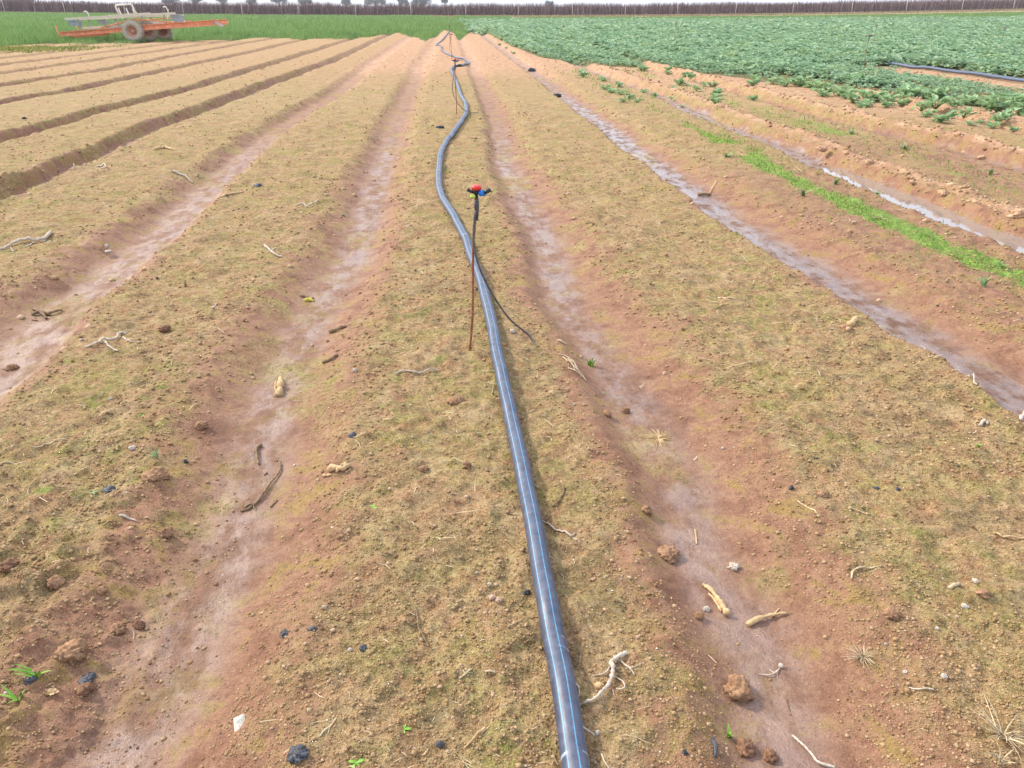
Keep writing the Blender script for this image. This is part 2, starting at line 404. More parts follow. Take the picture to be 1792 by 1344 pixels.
# what covers the soil where
far = sm(13, 27, Yf+2.5*fbm(Xf*.5, Yf*.25, 81))
ed = Yf-np.where(Xf > XC, crop_edge(Xf), 60)
dryr = sm(-16, -3, ed)*(Xf > 2.3)*sm(8, 13, Yf)
leftdry = sm(12, 26, Yf)*sm(-2, -5, Xf)*.22
Bm = Bm*(1-.55*sm(.12, .5, fbm(Xf*2.6, Yf*1.7, 85)))
_2, _3, _4 = fx_of('R2', Yf), fx_of('R3', Yf), fx_of('R4', Yf)
mn = .5+.5*fbm(Xf*1.7, Yf*.9, 86)
Bm = np.maximum(Bm, (Xf > _2)*(Xf < _3)*sm(11, 7.5, Yf)*np.clip(.50+.5*mn, 0, 1)*.95)
Bm = np.maximum(Bm, (Xf >= _3)*(Xf < _4+.4)*sm(15, 9, Yf)*np.clip(.35+.6*mn, 0, 1))
Dm = np.clip(np.maximum.reduce([far*np.where(Xf < -3, .45, .78), Rm*sm(4, 7, Yf)*.95, dryr*.75, leftdry])*(1-Wm*.9)*(1-.35*Bm*sm(30, 8, Yf)), 0, 1)
x3, x4 = fx_of('R3', Yf), fx_of('R4', Yf); x2 = fx_of('R2', Yf)
weedbed = np.exp(-((Xf-(x3+x4)/2-.1)/.42)**2)*sm(4.5, 7, Yf)*(1-sm(24, 32, Yf))
algs = np.exp(-((Xf-(x3-.80-.02*Yf*0))/(.15+.05*vn(Yf*1.3, Yf*0, 92)))**2)*sm(3.2, 3.8, Yf+.3*vn(Yf*2, Xf, 3))*(1-.75*sm(10, 13, Yf))*(1-sm(22, 28, Yf))
algs = algs*np.clip(.62+.9*fbm(Xf*3, Yf*1.8, 15, 4), 0, 1.3)*np.clip(.75+1.3*vn(Yf*1.3, Yf*0+3.3, 94), .12, 1.2)
algw = np.exp(-((Xf-(x3-.72))/.36)**2)*sm(3.2, 4, Yf)*(1-sm(20, 26, Yf))*np.clip(.1+.9*fbm(Xf*4, Yf*2.2, 17, 4), 0, 1)
Am = np.clip(1.6*algs+.9*algw+.66*weedbed*(.75+fbm(Xf*2, Yf*.8, 16)), 0, 1)
sp1 = plane(80, 866); Am = np.maximum(Am, .9*np.exp(-(((Xf-sp1[0])/.06)**2+((Yf-sp1[1])/.045)**2)))
gmk = grass_mask(Xf, Yf); cmk = crop_mask(Xf, Yf)*(1-near_pipe2(Xf, Yf))
weedy = sm(33, 37, Yf)*sm(-24, -30, Xf)*.5
Gm = np.clip(np.maximum.reduce([gmk, cmk*.9, weedy, sm(178, 182, Yf)*.25, (Yf > 230)*.8]), 0, 1)
Sm = np.clip(sm(-1.0, 0, -np.abs(Xf+4.5)/6)*.0+.18+.35*sm(6, 16, Yf)*(1-sm(17, 25, Yf)), 0, 1)*(1-Bm)
for nm, arrs in (('m1', (Bm, Wm, Dm)), ('m2', (Am, Gm, Sm))):
    ca = ground.data.color_attributes.new(nm, 'FLOAT_COLOR', 'POINT')
    ca.data.foreach_set('color', np.stack([*arrs, np.ones_like(Bm)], 1).astype(np.float32).ravel())
# puddle in the third furrow on the right
wt = NT('puddle_water', .03, .5); wt.set('Base Color', (.26, .21, .18)); wt.set('IOR', 2.1); wt.bump(wt.noise(14, 2), .08, .004)  # pale base colour and raised IOR stand in for the bright sky reflection
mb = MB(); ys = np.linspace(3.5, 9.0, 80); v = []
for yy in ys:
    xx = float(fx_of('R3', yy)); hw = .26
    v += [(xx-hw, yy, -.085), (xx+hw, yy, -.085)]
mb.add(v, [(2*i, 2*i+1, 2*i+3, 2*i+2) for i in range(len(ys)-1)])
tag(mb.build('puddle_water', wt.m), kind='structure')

# ------------------------------------------------------------------ shared materials
M_pipe = NT('black_poly', .34, .5)
uv = M_pipe.n('UVMap'); sx = M_pipe.n('SeparateXYZ'); M_pipe.l(uv.outputs[0], sx.inputs[0])
u = sx.outputs[0]
def band(t, u, c0, hw):
    d = t.math('ABSOLUTE', t.math('SUBTRACT', u, c0)); return t.math('LESS_THAN', d, hw)
st = None
for c0 in (.352, .218, .055, .60, .80):
    q = band(M_pipe, u, c0, .008); st = q if st is None else M_pipe.math('MAXIMUM', st, q)
pc = M_pipe.ramp(M_pipe.noise(30, 5, .7), [(.35, (.036, .044, .075)), (.65, (.078, .090, .135))])
pc = M_pipe.mix(M_pipe.ramp(M_pipe.noise(300, 2, .7), [(.66, 0.), (.72, .5)]), pc, (.25, .18, .13))
pc = M_pipe.mix(st, pc, M_pipe.ramp(M_pipe.noise(60, 4), [(.3, (.06, .20, .33)), (.7, (.12, .29, .42))]))
# pale scuffs that run across the pipe in short arcs
scn = M_pipe.noise(1.0, 2, .5, stretch=(6, 75, 6), dist=1.2)
scm = M_pipe.math('MULTIPLY', M_pipe.ramp(scn, [(.70, 0.), (.715, 1.)]), M_pipe.ramp(M_pipe.noise(9, 3), [(.50, 0.), (.56, 1.)]))
pc = M_pipe.mix(M_pipe.math('MULTIPLY', scm, .7), pc, (.50, .52, .56))
M_pipe.set('Base Color', pc)
M_pipe.set('Roughness', M_pipe.ramp(M_pipe.noise(25, 4, .7), [(.3, .36), (.7, .52)])); M_pipe = M_pipe.m
M_tube = simple('grey_tube', (.06, .058, .058), (.13, .12, .115), 40, .45, .4, .1)
M_rust = simple('rusty_steel', (.17, .055, .025), (.36, .15, .08), 60, .85, .2, .5)
M_black = simple('black_plastic', (.010, .011, .014), (.022, .022, .026), 90, .4, .4, .1)
M_grey = simple('grey_plastic', (.045, .044, .045), (.10, .095, .09), 90, .6, .3, .2)
M_red = simple('red_plastic', (.55, .018, .015), (.70, .05, .035), 120, .4, .4, .1)
M_blue = simple('blue_plastic', (.0, .10, .42), (.01, .20, .60), 120, .35, .4, .1)
M_lime = simple('lime_plastic', (.42, .62, .06), (.55, .75, .12), 120, .5, .3, 0)
M_wood = simple('bleached_root', (.34, .26, .19), (.62, .54, .44), 90, .85, .2, .6, .002, 5)
M_tan = simple('tan_stalk', (.38, .24, .11), (.60, .43, .24), 70, .85, .2, .6, .002, 5)
M_brown = simple('brown_root', (.12, .075, .045), (.30, .20, .11), 70, .85, .2, .6, .002, 5)
M_straw = simple('straw', (.36, .27, .15), (.60, .49, .33), 40, .8, .2, .2, island=.3)
M_stone = simple('pale_stone', (.34, .29, .23), (.56, .49, .41), 60, .7, .3, .3, .001)
M_pink = simple('pinkish_stone', (.42, .27, .19), (.58, .42, .32), 60, .8, .3, .3, .001)
M_clod = simple('clod_soil', (.17, .09, .048), (.40, .24, .14), 55, .95, .1, 1., .006, 6)
M_clodw = simple('damp_clod_soil', (.12, .060, .035), (.28, .155, .09), 60, .9, .15, 1., .006, 6)
M_clodo = simple('dry_clod_soil', (.36, .21, .125), (.60, .39, .25), 55, .95, .1, 1., .006, 6)
M_scrap = simple('dark_scrap', (.025, .027, .036), (.10, .10, .11), 120, .6, .35, .8, .003)
M_fresh = simple('fresh_leaf', (.13, .28, .03), (.24, .42, .06), 60, .6, .3, .2, island=.25)
M_weed = simple('weed_leaf', (.13, .22, .075), (.25, .35, .15), 40, .7, .3, .2, island=.3)

def cat_rom(P, n=12):
    P = np.array(P, float); Q = np.vstack([2*P[0]-P[1], P, 2*P[-1]-P[-2]]); out = []
    for i in range(1, len(Q)-2):
        for t in np.linspace(0, 1, n, endpoint=False):
            a, b, c_, d = Q[i-1:i+3]
            out.append(.5*((2*b)+(-a+c_)*t+(2*a-5*b+4*c_-d)*t*t+(-a+3*b-3*c_+d)*t**3))
    out.append(Q[-2]); return np.array(out)
def resample(P, step):
    d = np.r_[0, np.cumsum(np.linalg.norm(np.diff(P, axis=0), axis=1))]
    n = max(2, int(d[-1]/step)); s = np.linspace(0, d[-1], n)
    return np.stack([np.interp(s, d, P[:, k]) for k in range(3)], 1)
def pipe_mesh(P, r, n=28):
    """tube with a UV: u round the pipe, v along it"""
    N = len(P); T = np.gradient(P, axis=0); T /= np.linalg.norm(T, axis=1)[:, None]
    A = np.cross(T, [0, 0, 1.]); A /= np.linalg.norm(A, axis=1)[:, None]; B = np.cross(A, T)
    th = np.arange(n)/n*2*np.pi
    V = P[:, None]+r*(A[:, None]*np.cos(th)[None, :, None]+B[:, None]*np.sin(th)[None, :, None])
    i = np.arange(N-1)[:, None]; k = np.arange(n)[None]; k2 = (k+1) % n
    Fq = np.stack([i*n+k, i*n+k2, (i+1)*n+k2, (i+1)*n+k], -1).reshape(-1, 4)
    u0 = np.broadcast_to(k/n, (N-1, n)); u1 = np.broadcast_to((k+1)/n, (N-1, n)); v0 = np.broadcast_to(i/N, (N-1, n)); v1 = v0+1/N
    UV = np.stack([np.stack([u0, v0], -1), np.stack([u1, v0], -1), np.stack([u1, v1], -1), np.stack([u0, v1], -1)], 2).reshape(-1, 2)
    return V.reshape(-1, 3), Fq, UV
def smooth1(z, k):
    w_ = np.hanning(k); w_ /= w_.sum(); return np.convolve(np.pad(z, k//2, 'edge'), w_, 'valid')[:len(z)]
def lay_pipe(px, r, step=.02, tail=None, flatz=25):
    P = [hit(x, y, r*.9) for x, y in px]
    if tail is not None: P = tail+P
    P = resample(cat_rom(P, 14), step)
    g_ = terrain(P[:, 0], P[:, 1])[0]
    zz = np.maximum(smooth1(g_, flatz), 0*g_-9); bump_ = np.maximum(0, g_-zz)
    P[:, 2] = zz+smooth1(bump_, 9)*.8+r*.86
    return P
# ---- main pipe
PX = [(1004,1344),(984,1201),(958,1067),(928,900),(899,760),(871,634),(861,578),(851,533),(841,495),(828,462),(817,429),(810,417),(798,392),(785.5,371),(774,350),(768,324),(769,295),(772,272),(780.6,253),(796,231.6),(811.6,210),(816,199),(814.5,185),(806,168),(801,153),(794.6,135.6),(789.6,124),(796,118),(808.5,116),(820,112.5),(816,108),(801,102.5),(781,95),(773,88),(772,81.6),(763,79.5),(771,73),(779.5,64),(786,53),(788,38)]
p0 = hit(1004, 1344, .03); p1 = hit(984, 1201, .03); dv = (p0-p1)
P = lay_pipe(PX, .0325, .02, tail=[p0+dv*6, p0+dv*3, p0+dv*1.2])
Vp, Fp, UVp = pipe_mesh(P, .0325)
pipe = mesh_np('irrigation_pipe', Vp, Fp, M_pipe, smooth=True)
pipe.data.uv_layers.new(name='UVMap').data.foreach_set('uv', UVp.astype(np.float32).ravel())
tag(pipe, 'long black poly pipe with blue stripes snaking up the middle bed', 'pipe', 'poly irrigation pipes')
Pq = resample(cat_rom(P2, 10), .06); gz = terrain(Pq[:, 0], Pq[:, 1])[0]; Pq[:, 2] = smooth1(gz, 15)+.07
V2, F2, U2 = pipe_mesh(Pq, .045, 16)
pp2 = mesh_np('irrigation_pipe', V2, F2, M_pipe, smooth=True)
pp2.data.uv_layers.new(name='UVMap').data.foreach_set('uv', U2.astype(np.float32).ravel())
tag(pp2, 'straight black poly pipe lying across the sandy gap in the leafy crop', 'pipe', 'poly irrigation pipes')
# a small joiner on the far bend
jc = hit(807, 116.5); JP = min(range(len(P)), key=lambda i: abs(P[i][0]-jc[0])+abs(P[i][1]-jc[1]))
mb = MB(); mb.tube([P[JP-5], P[JP-2], P[JP+2], P[JP+5]], [.036, .046, .046, .036], 14)
mb.build('pipe_joiner', M_black, pipe)

# ------------------------------------------------------------------ sprinklers on stakes
def head(mb_parts, root, top, s=.92):
    """sprinkler head parts in metres around the top of the stake"""
    x, y, z = top
    def lb(prof, p, d, name, mat, n=18):
        m_ = MB(); m_.lathe([(r*s, h*s) for r, h in prof], p, d, n); return m_.build(name, mat, root)
    lb([(.0, -.085), (.007, -.085), (.0115, -.04), (.0125, -.012), (.0135, -.010), (.0135, .006), (.0105, .008), (.0105, .012), (.0155, .013), (.0155, .016), (.010, .017), (.010, .030), (.0125, .031), (.0125, .036), (.0, .036)], (x, y, z), (0, 0, 1), 'riser_connector', M_grey)
    c0 = Vector((x, y, z+.036*s))
    body = MB()
    body.lathe([(0, 0), (.008*s, 0), (.0085*s, .014*s), (.016*s, .018*s), (.019*s, .024*s), (.019*s, .031*s), (.012*s, .036*s), (0, .036*s)], c0, (0, 0, 1), 16)
    for k in range(6):
        a = k*math.pi/3; body.bar(c0+Vector((.017*math.cos(a), .017*math.sin(a), .018))*s, c0+Vector((.021*math.cos(a), .021*math.sin(a), .040))*s, .004*s, .004*s)
    b = body.build('sprinkler_body', M_black, root)
    c1 = c0+Vector((0, 0, .040*s))
    m_ = MB(); prof = [(0, -.004), (.020, -.004), (.0245, .002), (.025, .012), (.022, .018), (.012, .021), (0, .0215)]; m_.lathe([(r*s, h*s) for r, h in prof], c1, (0, 0, 1), 24)
    for k in range(12):
        a = k*math.pi/6; m_.bar(c1+Vector((.0245*math.cos(a), .0245*math.sin(a), 0))*s, c1+Vector((.0245*math.cos(a), .0245*math.sin(a), .013))*s, .004*s, .003*s, up=(math.cos(a), math.sin(a), 0))
    cap_ = m_.build('red_cap', M_red, root)
    # nozzle arm to the right, blue with a black tip; counter arm to the left
    q0 = c0+Vector((.012, -.006, .018))*s; q1 = q0+Vector((.030, -.016, .008))*s; q2 = q1+Vector((.030, -.004, .016))*s
    MB().tube([q0, q0+(q1-q0)*.2, q1], [.008*s, .0145*s, .0155*s], 14).build('blue_nozzle', M_blue, root)
    MB().tube([q1+(q0-q1)*.15, q1+(q2-q1)*.35, q2], [.011*s, .010*s, .0095*s], 12).build('nozzle_tip', M_black, root)
    r0 = c0+Vector((-.010, .0, .022))*s; r1 = c0+Vector((-.030, -.004, .030))*s; r2 = c0+Vector((-.046, -.004, .041))*s
    MB().tube([r0, r1, r2], [.007*s, .0075*s, .010*s], 10).build('counter_arm', M_black, root)
    g0 = c0+Vector((-.006, -.004, .004))*s; g1 = c0+Vector((-.030, -.012, .008))*s
    MB().tube([g0, g0+(g1-g0)*.3, g1], [.006*s, .0085*s, .0075*s], 10).build('lime_plug', M_lime, root)
def sprinkler(base, top, label, tube=None, grp='sprinklers on thin stakes'):
    root = empty('sprinkler', base); inv = Vector(base)
    b = Vector(base); t = Vector(top); n0 = len(root.children)
    pts = [b+Vector((0, 0, -.06))] + [b.lerp(t, k/8)+Vector((.006*math.sin(k*.8), 0, 0)) for k in range(9)]
    MB().tube(pts, .0062, 8).build('stake', M_rust, root)
    head(None, root, t)
    if tube is not None:
        MB().tube(resample(cat_rom(tube, 10), .02), .0055, 10).build('riser_tube', M_tube, root)
    for ch in root.children:             # parts are modelled in place: shift them under the base point
        me = ch.data
        me.transform(Matrix.Translation(-inv))
    tag(root, label, 'sprinkler', grp); return root
b1_ = hit(822, 612); tY = b1_[1]-.02
t1 = at_y(834, 357, tY)
def tp(x, y, Y): return at_y(x, y, Y)
k1 = hit(938, 602, -.015); k2 = hit(925, 590, .012)
tube1 = [k1, k2, tp(890, 556, b1_[1]+.10), tp(858, 508, b1_[1]+.05), tp(838, 465, b1_[1]-.015), tp(829, 425, b1_[1]-.03), tp(830, 390, b1_[1]-.025), t1+np.array([-.006, -.010, -.03])]
s1_ = sprinkler(b1_, t1, 'nearest sprinkler with red cap, blue nozzle and lime plug on a rusty stake', tube1)
def far_sprinkler(hx, hy, H, label, tube=False):
    # find the ground point below the head
    for Y in np.linspace(6, 90, 2000):
        q = at_y(hx, hy, Y)
        if q[2]-Hs(q[0], q[1]) <= H: break
    gnd = np.array([q[0], q[1], Hs(q[0], q[1])]); tt = gnd+np.array([0.0, 0, H-.09])
    tb = None
    if tube:
        e = gnd+np.array([.38, .25, .004])
        tb = [e, gnd+np.array([.25, .05, .02]), gnd+np.array([.08, -.12, .12]), gnd+np.array([-.05, -.03, .35]), gnd+np.array([-.03, -.01, .6]), tt+np.array([-.006, -.01, -.03])]
    return sprinkler(gnd, tt, label, tb)
far_sprinkler(796, 103, .86, 'second sprinkler up the middle bed, standing at the bend in the pipe', True)
far_sprinkler(789, 59, .86, 'third sprinkler with an orange-red head, on the bare far end of the middle bed', True)
far_sprinkler(786, 44, .90, 'distant sprinkler beside the pipe where it enters the green growth')
far_sprinkler(1522, 61, .95, 'dark sprinkler standing tall in the leafy crop, nearer of the close pair on the right')
far_sprinkler(1535, 43, .95, 'pale-headed sprinkler in the leafy crop, farther of the close pair on the right')
far_sprinkler(1759, 48, .95, 'faint sprinkler in the leafy crop nearest the right edge')
far_sprinkler(1183, 40, .95, 'lone sprinkler in the leafy crop right of the pipe')

# ------------------------------------------------------------------ trailer implement at the far left
M_or = simple('orange_paint', (.60, .21, .10), (.85, .38, .21), 7, .7, .3, .4, .01, 6)
M_wh = simple('weathered_white', (.60, .54, .45), (.82, .78, .70), 6, .8, .2, .3, .01, 5)
M_plank = simple('pale_plank', (.50, .43, .32), (.70, .63, .50), 5, .85, .2, .4, .01, 5, stretch=(1, 1, 8))
M_bk = simple('blue_grey_bin', (.22, .26, .29), (.40, .45, .48), 5, .7, .3, .1)
M_tyre = simple('dusty_tyre', (.30, .26, .20), (.50, .44, .36), 12, .9, .1, .4, .01)
M_rim = simple('rusty_rim', (.36, .17, .11), (.58, .34, .24), 15, .8, .2, .3)
M_steel = simple('worn_steel', (.25, .23, .22), (.48, .45, .42), 10, .6, .3, .2)
W0 = hit(236, 73.5); mp_ = mpp(W0); SX = .2511*mp_; SZ = SX*.9
mach = empty('farm_trailer', W0, -YAW)
def q(zx, zy, dep=0.): return ((zx-935)*SX, dep, max((290-zy)*SZ, .02))
def barq(a, b, wd, ht, name, mat, parent=mach): return MB().bar(a, b, wd, ht).build(name, mat, parent, smooth=False)
def channel(a, b, h, name):
    m_ = MB(); a = Vector(a); b = Vector(b)
    m_.bar(a, b, .05, h); u_ = Vector((0, 0, h/2))
    m_.bar(a+u_+Vector((0, -.05, 0)), b+u_+Vector((0, -.05, 0)), .14, .035); m_.bar(a-u_+Vector((0, -.05, 0)), b-u_+Vector((0, -.05, 0)), .14, .035)
    n_ = int((b-a).length/.55)
    for k in range(n_):
        p_ = a.lerp(b, (k+.5)/n_); m_.bar(p_+Vector((0, -.045, -h/2+.02)), p_+Vector((0, -.045, h/2-.02)), .05, .06, up=(0, 1, 0))
    return m_.build(name, M_or, mach, smooth=False)
for dep in (.25, 1.75):
    channel(q(408, 236, dep), q(900, 200, dep), .21, 'frame_beam'); channel(q(900, 196, dep), q(1525, 152, dep), .24, 'frame_beam')
for zx, zy in ((425, 232), (700, 215), (1180, 182), (1530, 155)):
    barq(q(zx, zy, .25), q(zx, zy, 1.75), .09, .10, 'cross_member', M_or)
m_ = MB(); P_ = [q(700, 192, .2), q(830, 160, .2), q(950, 131, .2), q(1060, 138, .2), q(1180, 150, .2), q(1290, 162, .2)]
m_.tube(P_, .035, 8); m_.build('tension_bar', M_or, mach)
m_ = MB(); P_ = [q(720, 190, 1.7), q(900, 140, 1.7), q(1100, 125, 1.7), q(1270, 148, 1.7)]; m_.tube(P_, .03, 8); m_.build('tension_bar', M_or, mach)
barq(q(395, 240, .3), q(388, 175, .3), .06, .06, 'end_post', M_or); barq(q(462, 222, 1.5), q(452, 172, 1.5), .06, .06, 'end_post', M_or)
barq(q(1510, 150, .1), q(1560, 182, .1), .3, .06, 'end_plate', M_steel)
barq(q(480, 254, .5), q(740, 236, .5), .12, .09, 'lower_rail', M_or)
barq(q(552, 193, .8), q(860, 178, .8), .5, .12, 'side_board', M_wh); barq(q(1055, 156, .8), q(1262, 150, .8), .5, .11, 'side_board', M_wh)
barq(q(484, 128, .1), q(1240, 90, .1), .30, .11, 'plank', M_plank); barq(q(756, 110, .7), q(1034, 93, .7), .35, .12, 'plank', M_plank)
barq(q(500, 134, 1.4), q(1235, 104, 1.4), .30, .06, 'plank', M_plank)
for zx, a_, b_ in ((560, 130, 200), (740, 122, 190), (820, 120, 200), (1000, 105, 180), (1155, 98, 165), (1230, 95, 160)):
    for dep in (.3, 1.4): barq(q(zx, a_+6, dep), q(zx+5, b_, dep), .06, .06, 'support_leg', M_steel)
def bin_(zx, zy, w_, h_, dep):
    m_ = MB(); c_ = Vector(q(zx, zy, dep)); V_ = []
    for k, s_ in ((-1, .8), (1, 1.)):
        for i, j in ((-1, -1), (1, -1), (1, 1), (-1, 1)): V_.append(c_+Vector((i*w_/2*s_, j*.25*s_, k*h_/2)))
    m_.add(V_, [(3, 2, 1, 0), (0, 1, 5, 4), (1, 2, 6, 5), (2, 3, 7, 6), (3, 0, 4, 7), (4, 5, 6, 7)]); m_.bar(c_+Vector((-w_/2*1.05, -.27, h_/2)), c_+Vector((w_/2*1.05, -.27, h_/2)), .04, .04)
    return m_.build('bin', M_bk, mach, smooth=False)
bin_(537, 158, .60, .26, .2); bin_(715, 152, .42, .2, .5); bin_(1210, 118, .5, .26, .9); bin_(1252, 132, .46, .24, .3)
def post(zx, zy0, zy1, dep, hook):
    m_ = MB(); a_ = Vector(q(zx+12, zy0, dep)); b_ = Vector(q(zx, zy1, dep)); m_.tube([a_, a_.lerp(b_, .9), b_+Vector((hook*.04, 0, .02)), b_+Vector((hook*.17, 0, -.01))], .032, 8); m_.build('hook_post', M_wh, mach)
post(603, 120, 78, .7, -1); post(1160, 88, 46, .7, -1)
barq(q(1155, 130, .7), q(1172, 60, .7), .04, .04, 'brace', M_wh)
m_ = MB()
for dep in (.5,):
    m_.tube([q(836, 104, dep), q(820, 40, dep), q(826, 33, dep), q(928, 26, dep), q(936, 32, dep), q(952, 98, dep)], .045, 10)
m_.build('hoop_frame', M_wh, mach)
for a_, b_ in (((838, 100), (826, 52)), ((890, 97), (880, 52)), ((935, 94), (922, 58)), ((922, 58), (950, 92))): barq(q(*a_, .7), q(*b_, .7), .05, .05, 'hoop_brace', M_wh)
def wheel(cx, cy_, dep, rad, wd):
    c_ = Vector(q(cx, cy_, dep)); c_.z = max(c_.z, rad*.98)
    ty = MB(); pr = []
    for (r_, h_) in ((.56, -.5), (.60, -.56), (.80, -.60), (.94, -.52), (1., -.36), (1., .36), (.94, .52), (.80, .60), (.60, .56), (.56, .5)): pr.append((r_*rad, h_*wd))
    ty.lathe(pr, c_, (0, 1, 0), 40, close=False)
    for k in range(40):
        a = k*2*math.pi/40; d_ = Vector((math.cos(a), 0, math.sin(a)))
        for s_ in (-1, 1): ty.bar(c_+d_*rad*.99+Vector((0, s_*wd*.06, 0)), c_+d_*rad*.975+Vector((0, s_*wd*.5, 0)), .05, .03, up=d_)
    w_ = ty.build('wheel', M_tyre, mach)
    m_ = MB(); m_.lathe([(0, -.20*wd), (.16*rad, -.22*wd), (.18*rad, .05*wd), (.34*rad, .12*wd), (.42*rad, -.2*wd), (.50*rad, -.40*wd), (.575*rad, -.46*wd), (.58*rad, .46*wd), (0, .4*wd)], c_, (0, 1, 0), 32)
    for k in range(8):
        a = k*math.pi/4; m_.lathe([(0, -.14*wd), (.022, -.14*wd), (.022, .1*wd), (0, .1*wd)], c_+Vector((math.cos(a)*.26*rad, 0, math.sin(a)*.26*rad)), (0, 1, 0), 8)
    m_.build('rim', M_rim, w_)
wheel(937, 216, 0, .55, .30); wheel(985, 216, 1.0, .55, .28); wheel(1045, 245, 1.95, .50, .28)
MB().tube([q(937, 216, .0), q(1010, 216, 2.0)], .06, 10).build('axle', M_rim, mach)
tag(mach, 'old orange field trailer with long low frame, white planks and big dusty wheel', 'trailer')

# ------------------------------------------------------------------ leafy crop, grass
def leaves(C, yaw, pit, Ln, Wd_, cup, droop, n=3):
    """batch of curved leaves: arrays of base points, headings, pitches, lengths, widths"""
    N = len(C); us = np.linspace(0, 1, n+1)
    wsh = np.array([.35, 1., .85, .12]) if n == 3 else np.array([.5, 1., .2])
    vs = np.array([-.5, 0, .5])
    d = np.stack([np.cos(yaw)*np.cos(pit), np.sin(yaw)*np.cos(pit), np.sin(pit)], 1)
    s_ = np.stack([-np.sin(yaw), np.cos(yaw), 0*yaw], 1)
    nrm = np.cross(d, s_)
    nrm = nrm*np.sign(nrm[:, 2:3]+1e-6)
    out = np.zeros((N, n+1, 3, 3))
    for i, uu in enumerate(us):
        for j, v_ in enumerate(vs):
            rf = .10*rng.standard_normal(N)
            out[:, i, j] = C + d*(uu*Ln)[:, None] + s_*(v_*wsh[i]*Wd_)[:, None] + nrm*((cup*abs(v_)*2-droop*uu*uu+rf*.5)*Wd_)[:, None]
    base = np.array([[i*3+j, i*3+j+1, (i+1)*3+j+1, (i+1)*3+j] for i in range(n) for j in range(2)])
    return out.reshape(-1, 3), (np.arange(N)[:, None, None]*(n+1)*3+base[None]).reshape(-1, 4)
def leaf_mat(name, c1, c2, c3, scale, isl, rough=.55, spec=.35):
    t = NT(name, rough, spec); gg = t.n('NewGeometry')
    c_ = t.ramp(gg.outputs['Random Per Island'], [(0, c1), (.5, c2), (1, c3)])
    c_ = t.mix(t.math('MULTIPLY', t.noise(scale, 4, .65), isl), c_, tuple(x*.45 for x in c1))
    if 'crop' in name: c_ = t.mix(t.ramp(t.noise(.9, 4, .7), [(.50, 0.), (.68, .55)]), c_, (.42, .52, .22))
    tr = t.n('BsdfTranslucent'); t.l(c_, tr.inputs[0]); ms = t.n('MixShader'); ms.inputs[0].default_value = .35
    t.set('Base Color', c_); t.l(t.b.outputs[0], ms.inputs[1]); t.l(tr.outputs[0], ms.inputs[2])
    t.l(ms.outputs[0], t.t.nodes['Material Output'].inputs[0]); return t.m
M_crop = leaf_mat('crop_leaf', (.23, .40, .22), (.34, .51, .31), (.50, .64, .38), .5, .5)
M_grass = leaf_mat('grass_blade', (.15, .29, .07), (.24, .40, .11), (.38, .50, .19), .25, .7, .6, .25)
def zg(X, Y, cell=.2):
    return terrain(X, Y, cell=np.full_like(X, cell))[0]
def sample(n, x0, x1, y0, y1, dens, pw=1.):
    X = rng.uniform(x0, x1, n); Y = y0+(y1-y0)*rng.uniform(0, 1, n)**pw
    k = rng.uniform(0, 1, n) < dens(X, Y); return X[k], Y[k]
def vis(X, Y, m=3): return (X < .90*Y+m) & (X > -.72*Y-m)
def crop_d(X, Y):
    e = Y-crop_edge(X)
    gap = .30+.70*sm(.2, 5, e+3.2*vn(X*.9, Y*.7, 201))
    gap = np.where(X > 7.2, gap*(.38+.62*sm(.8, 6, e+2.5*vn(X*.6, Y*.6, 202))), gap)
    return crop_mask(X, Y)*gap*(1-near_pipe2(X, Y))*vis(X, Y)
VV = []; FF = []; off = 0
def acc(Vn, Fn):
    global off
    VV.append(Vn); FF.append(Fn+off); off += len(Vn)
for (y0, y1, nn, nl, ll, lw, pw) in ((11, 32, 26000, 10, .125, .115, 1.), (30, 60, 34000, 8, .19, .16, 1.), (58, 130, 52000, 4, .36, .32, 1.)):
    X, Y = sample(nn, 1.5, .9*y1+3, y0, y1, crop_d, pw)
    s_ = rng.uniform(.7, 1.15, len(X))*(.50+.50*sm(0, 4.5, Y-crop_edge(X)+1.5*vn(X*.7, Y*.7, 303)))
    big = 1+.25*vn(X*.5, Y*.5, 301); s_ *= big*(1-.5*sm(5, 3, 14.25-X)*(X < 14.3)*(Y < 25))
    Zc = zg(X, Y)
    Xr = np.repeat(X, nl); Yr = np.repeat(Y, nl); Zr = np.repeat(Zc, nl); sr = np.repeat(s_, nl)
    yaw = rng.uniform(0, 2*np.pi, len(Xr)); pit = rng.uniform(.15, .95, len(Xr)); st_ = rng.uniform(.02, .16, len(Xr))*sr
    C = np.stack([Xr+np.cos(yaw)*st_, Yr+np.sin(yaw)*st_, Zr+rng.uniform(.02, .22, len(Xr))*sr], 1)
    acc(*leaves(C, yaw, pit-.25, ll*sr*rng.uniform(.7, 1.2, len(Xr)), lw*sr*rng.uniform(.8, 1.2, len(Xr)), rng.uniform(.1, .35, len(Xr)), rng.uniform(.2, .6, len(Xr))))
crop = mesh_np('leafy_crop', np.concatenate(VV), np.concatenate(FF), M_crop, smooth=True)
tag(crop, 'dense field of low blue-green leafy vegetable plants filling the right distance', 'crop', kind='stuff')
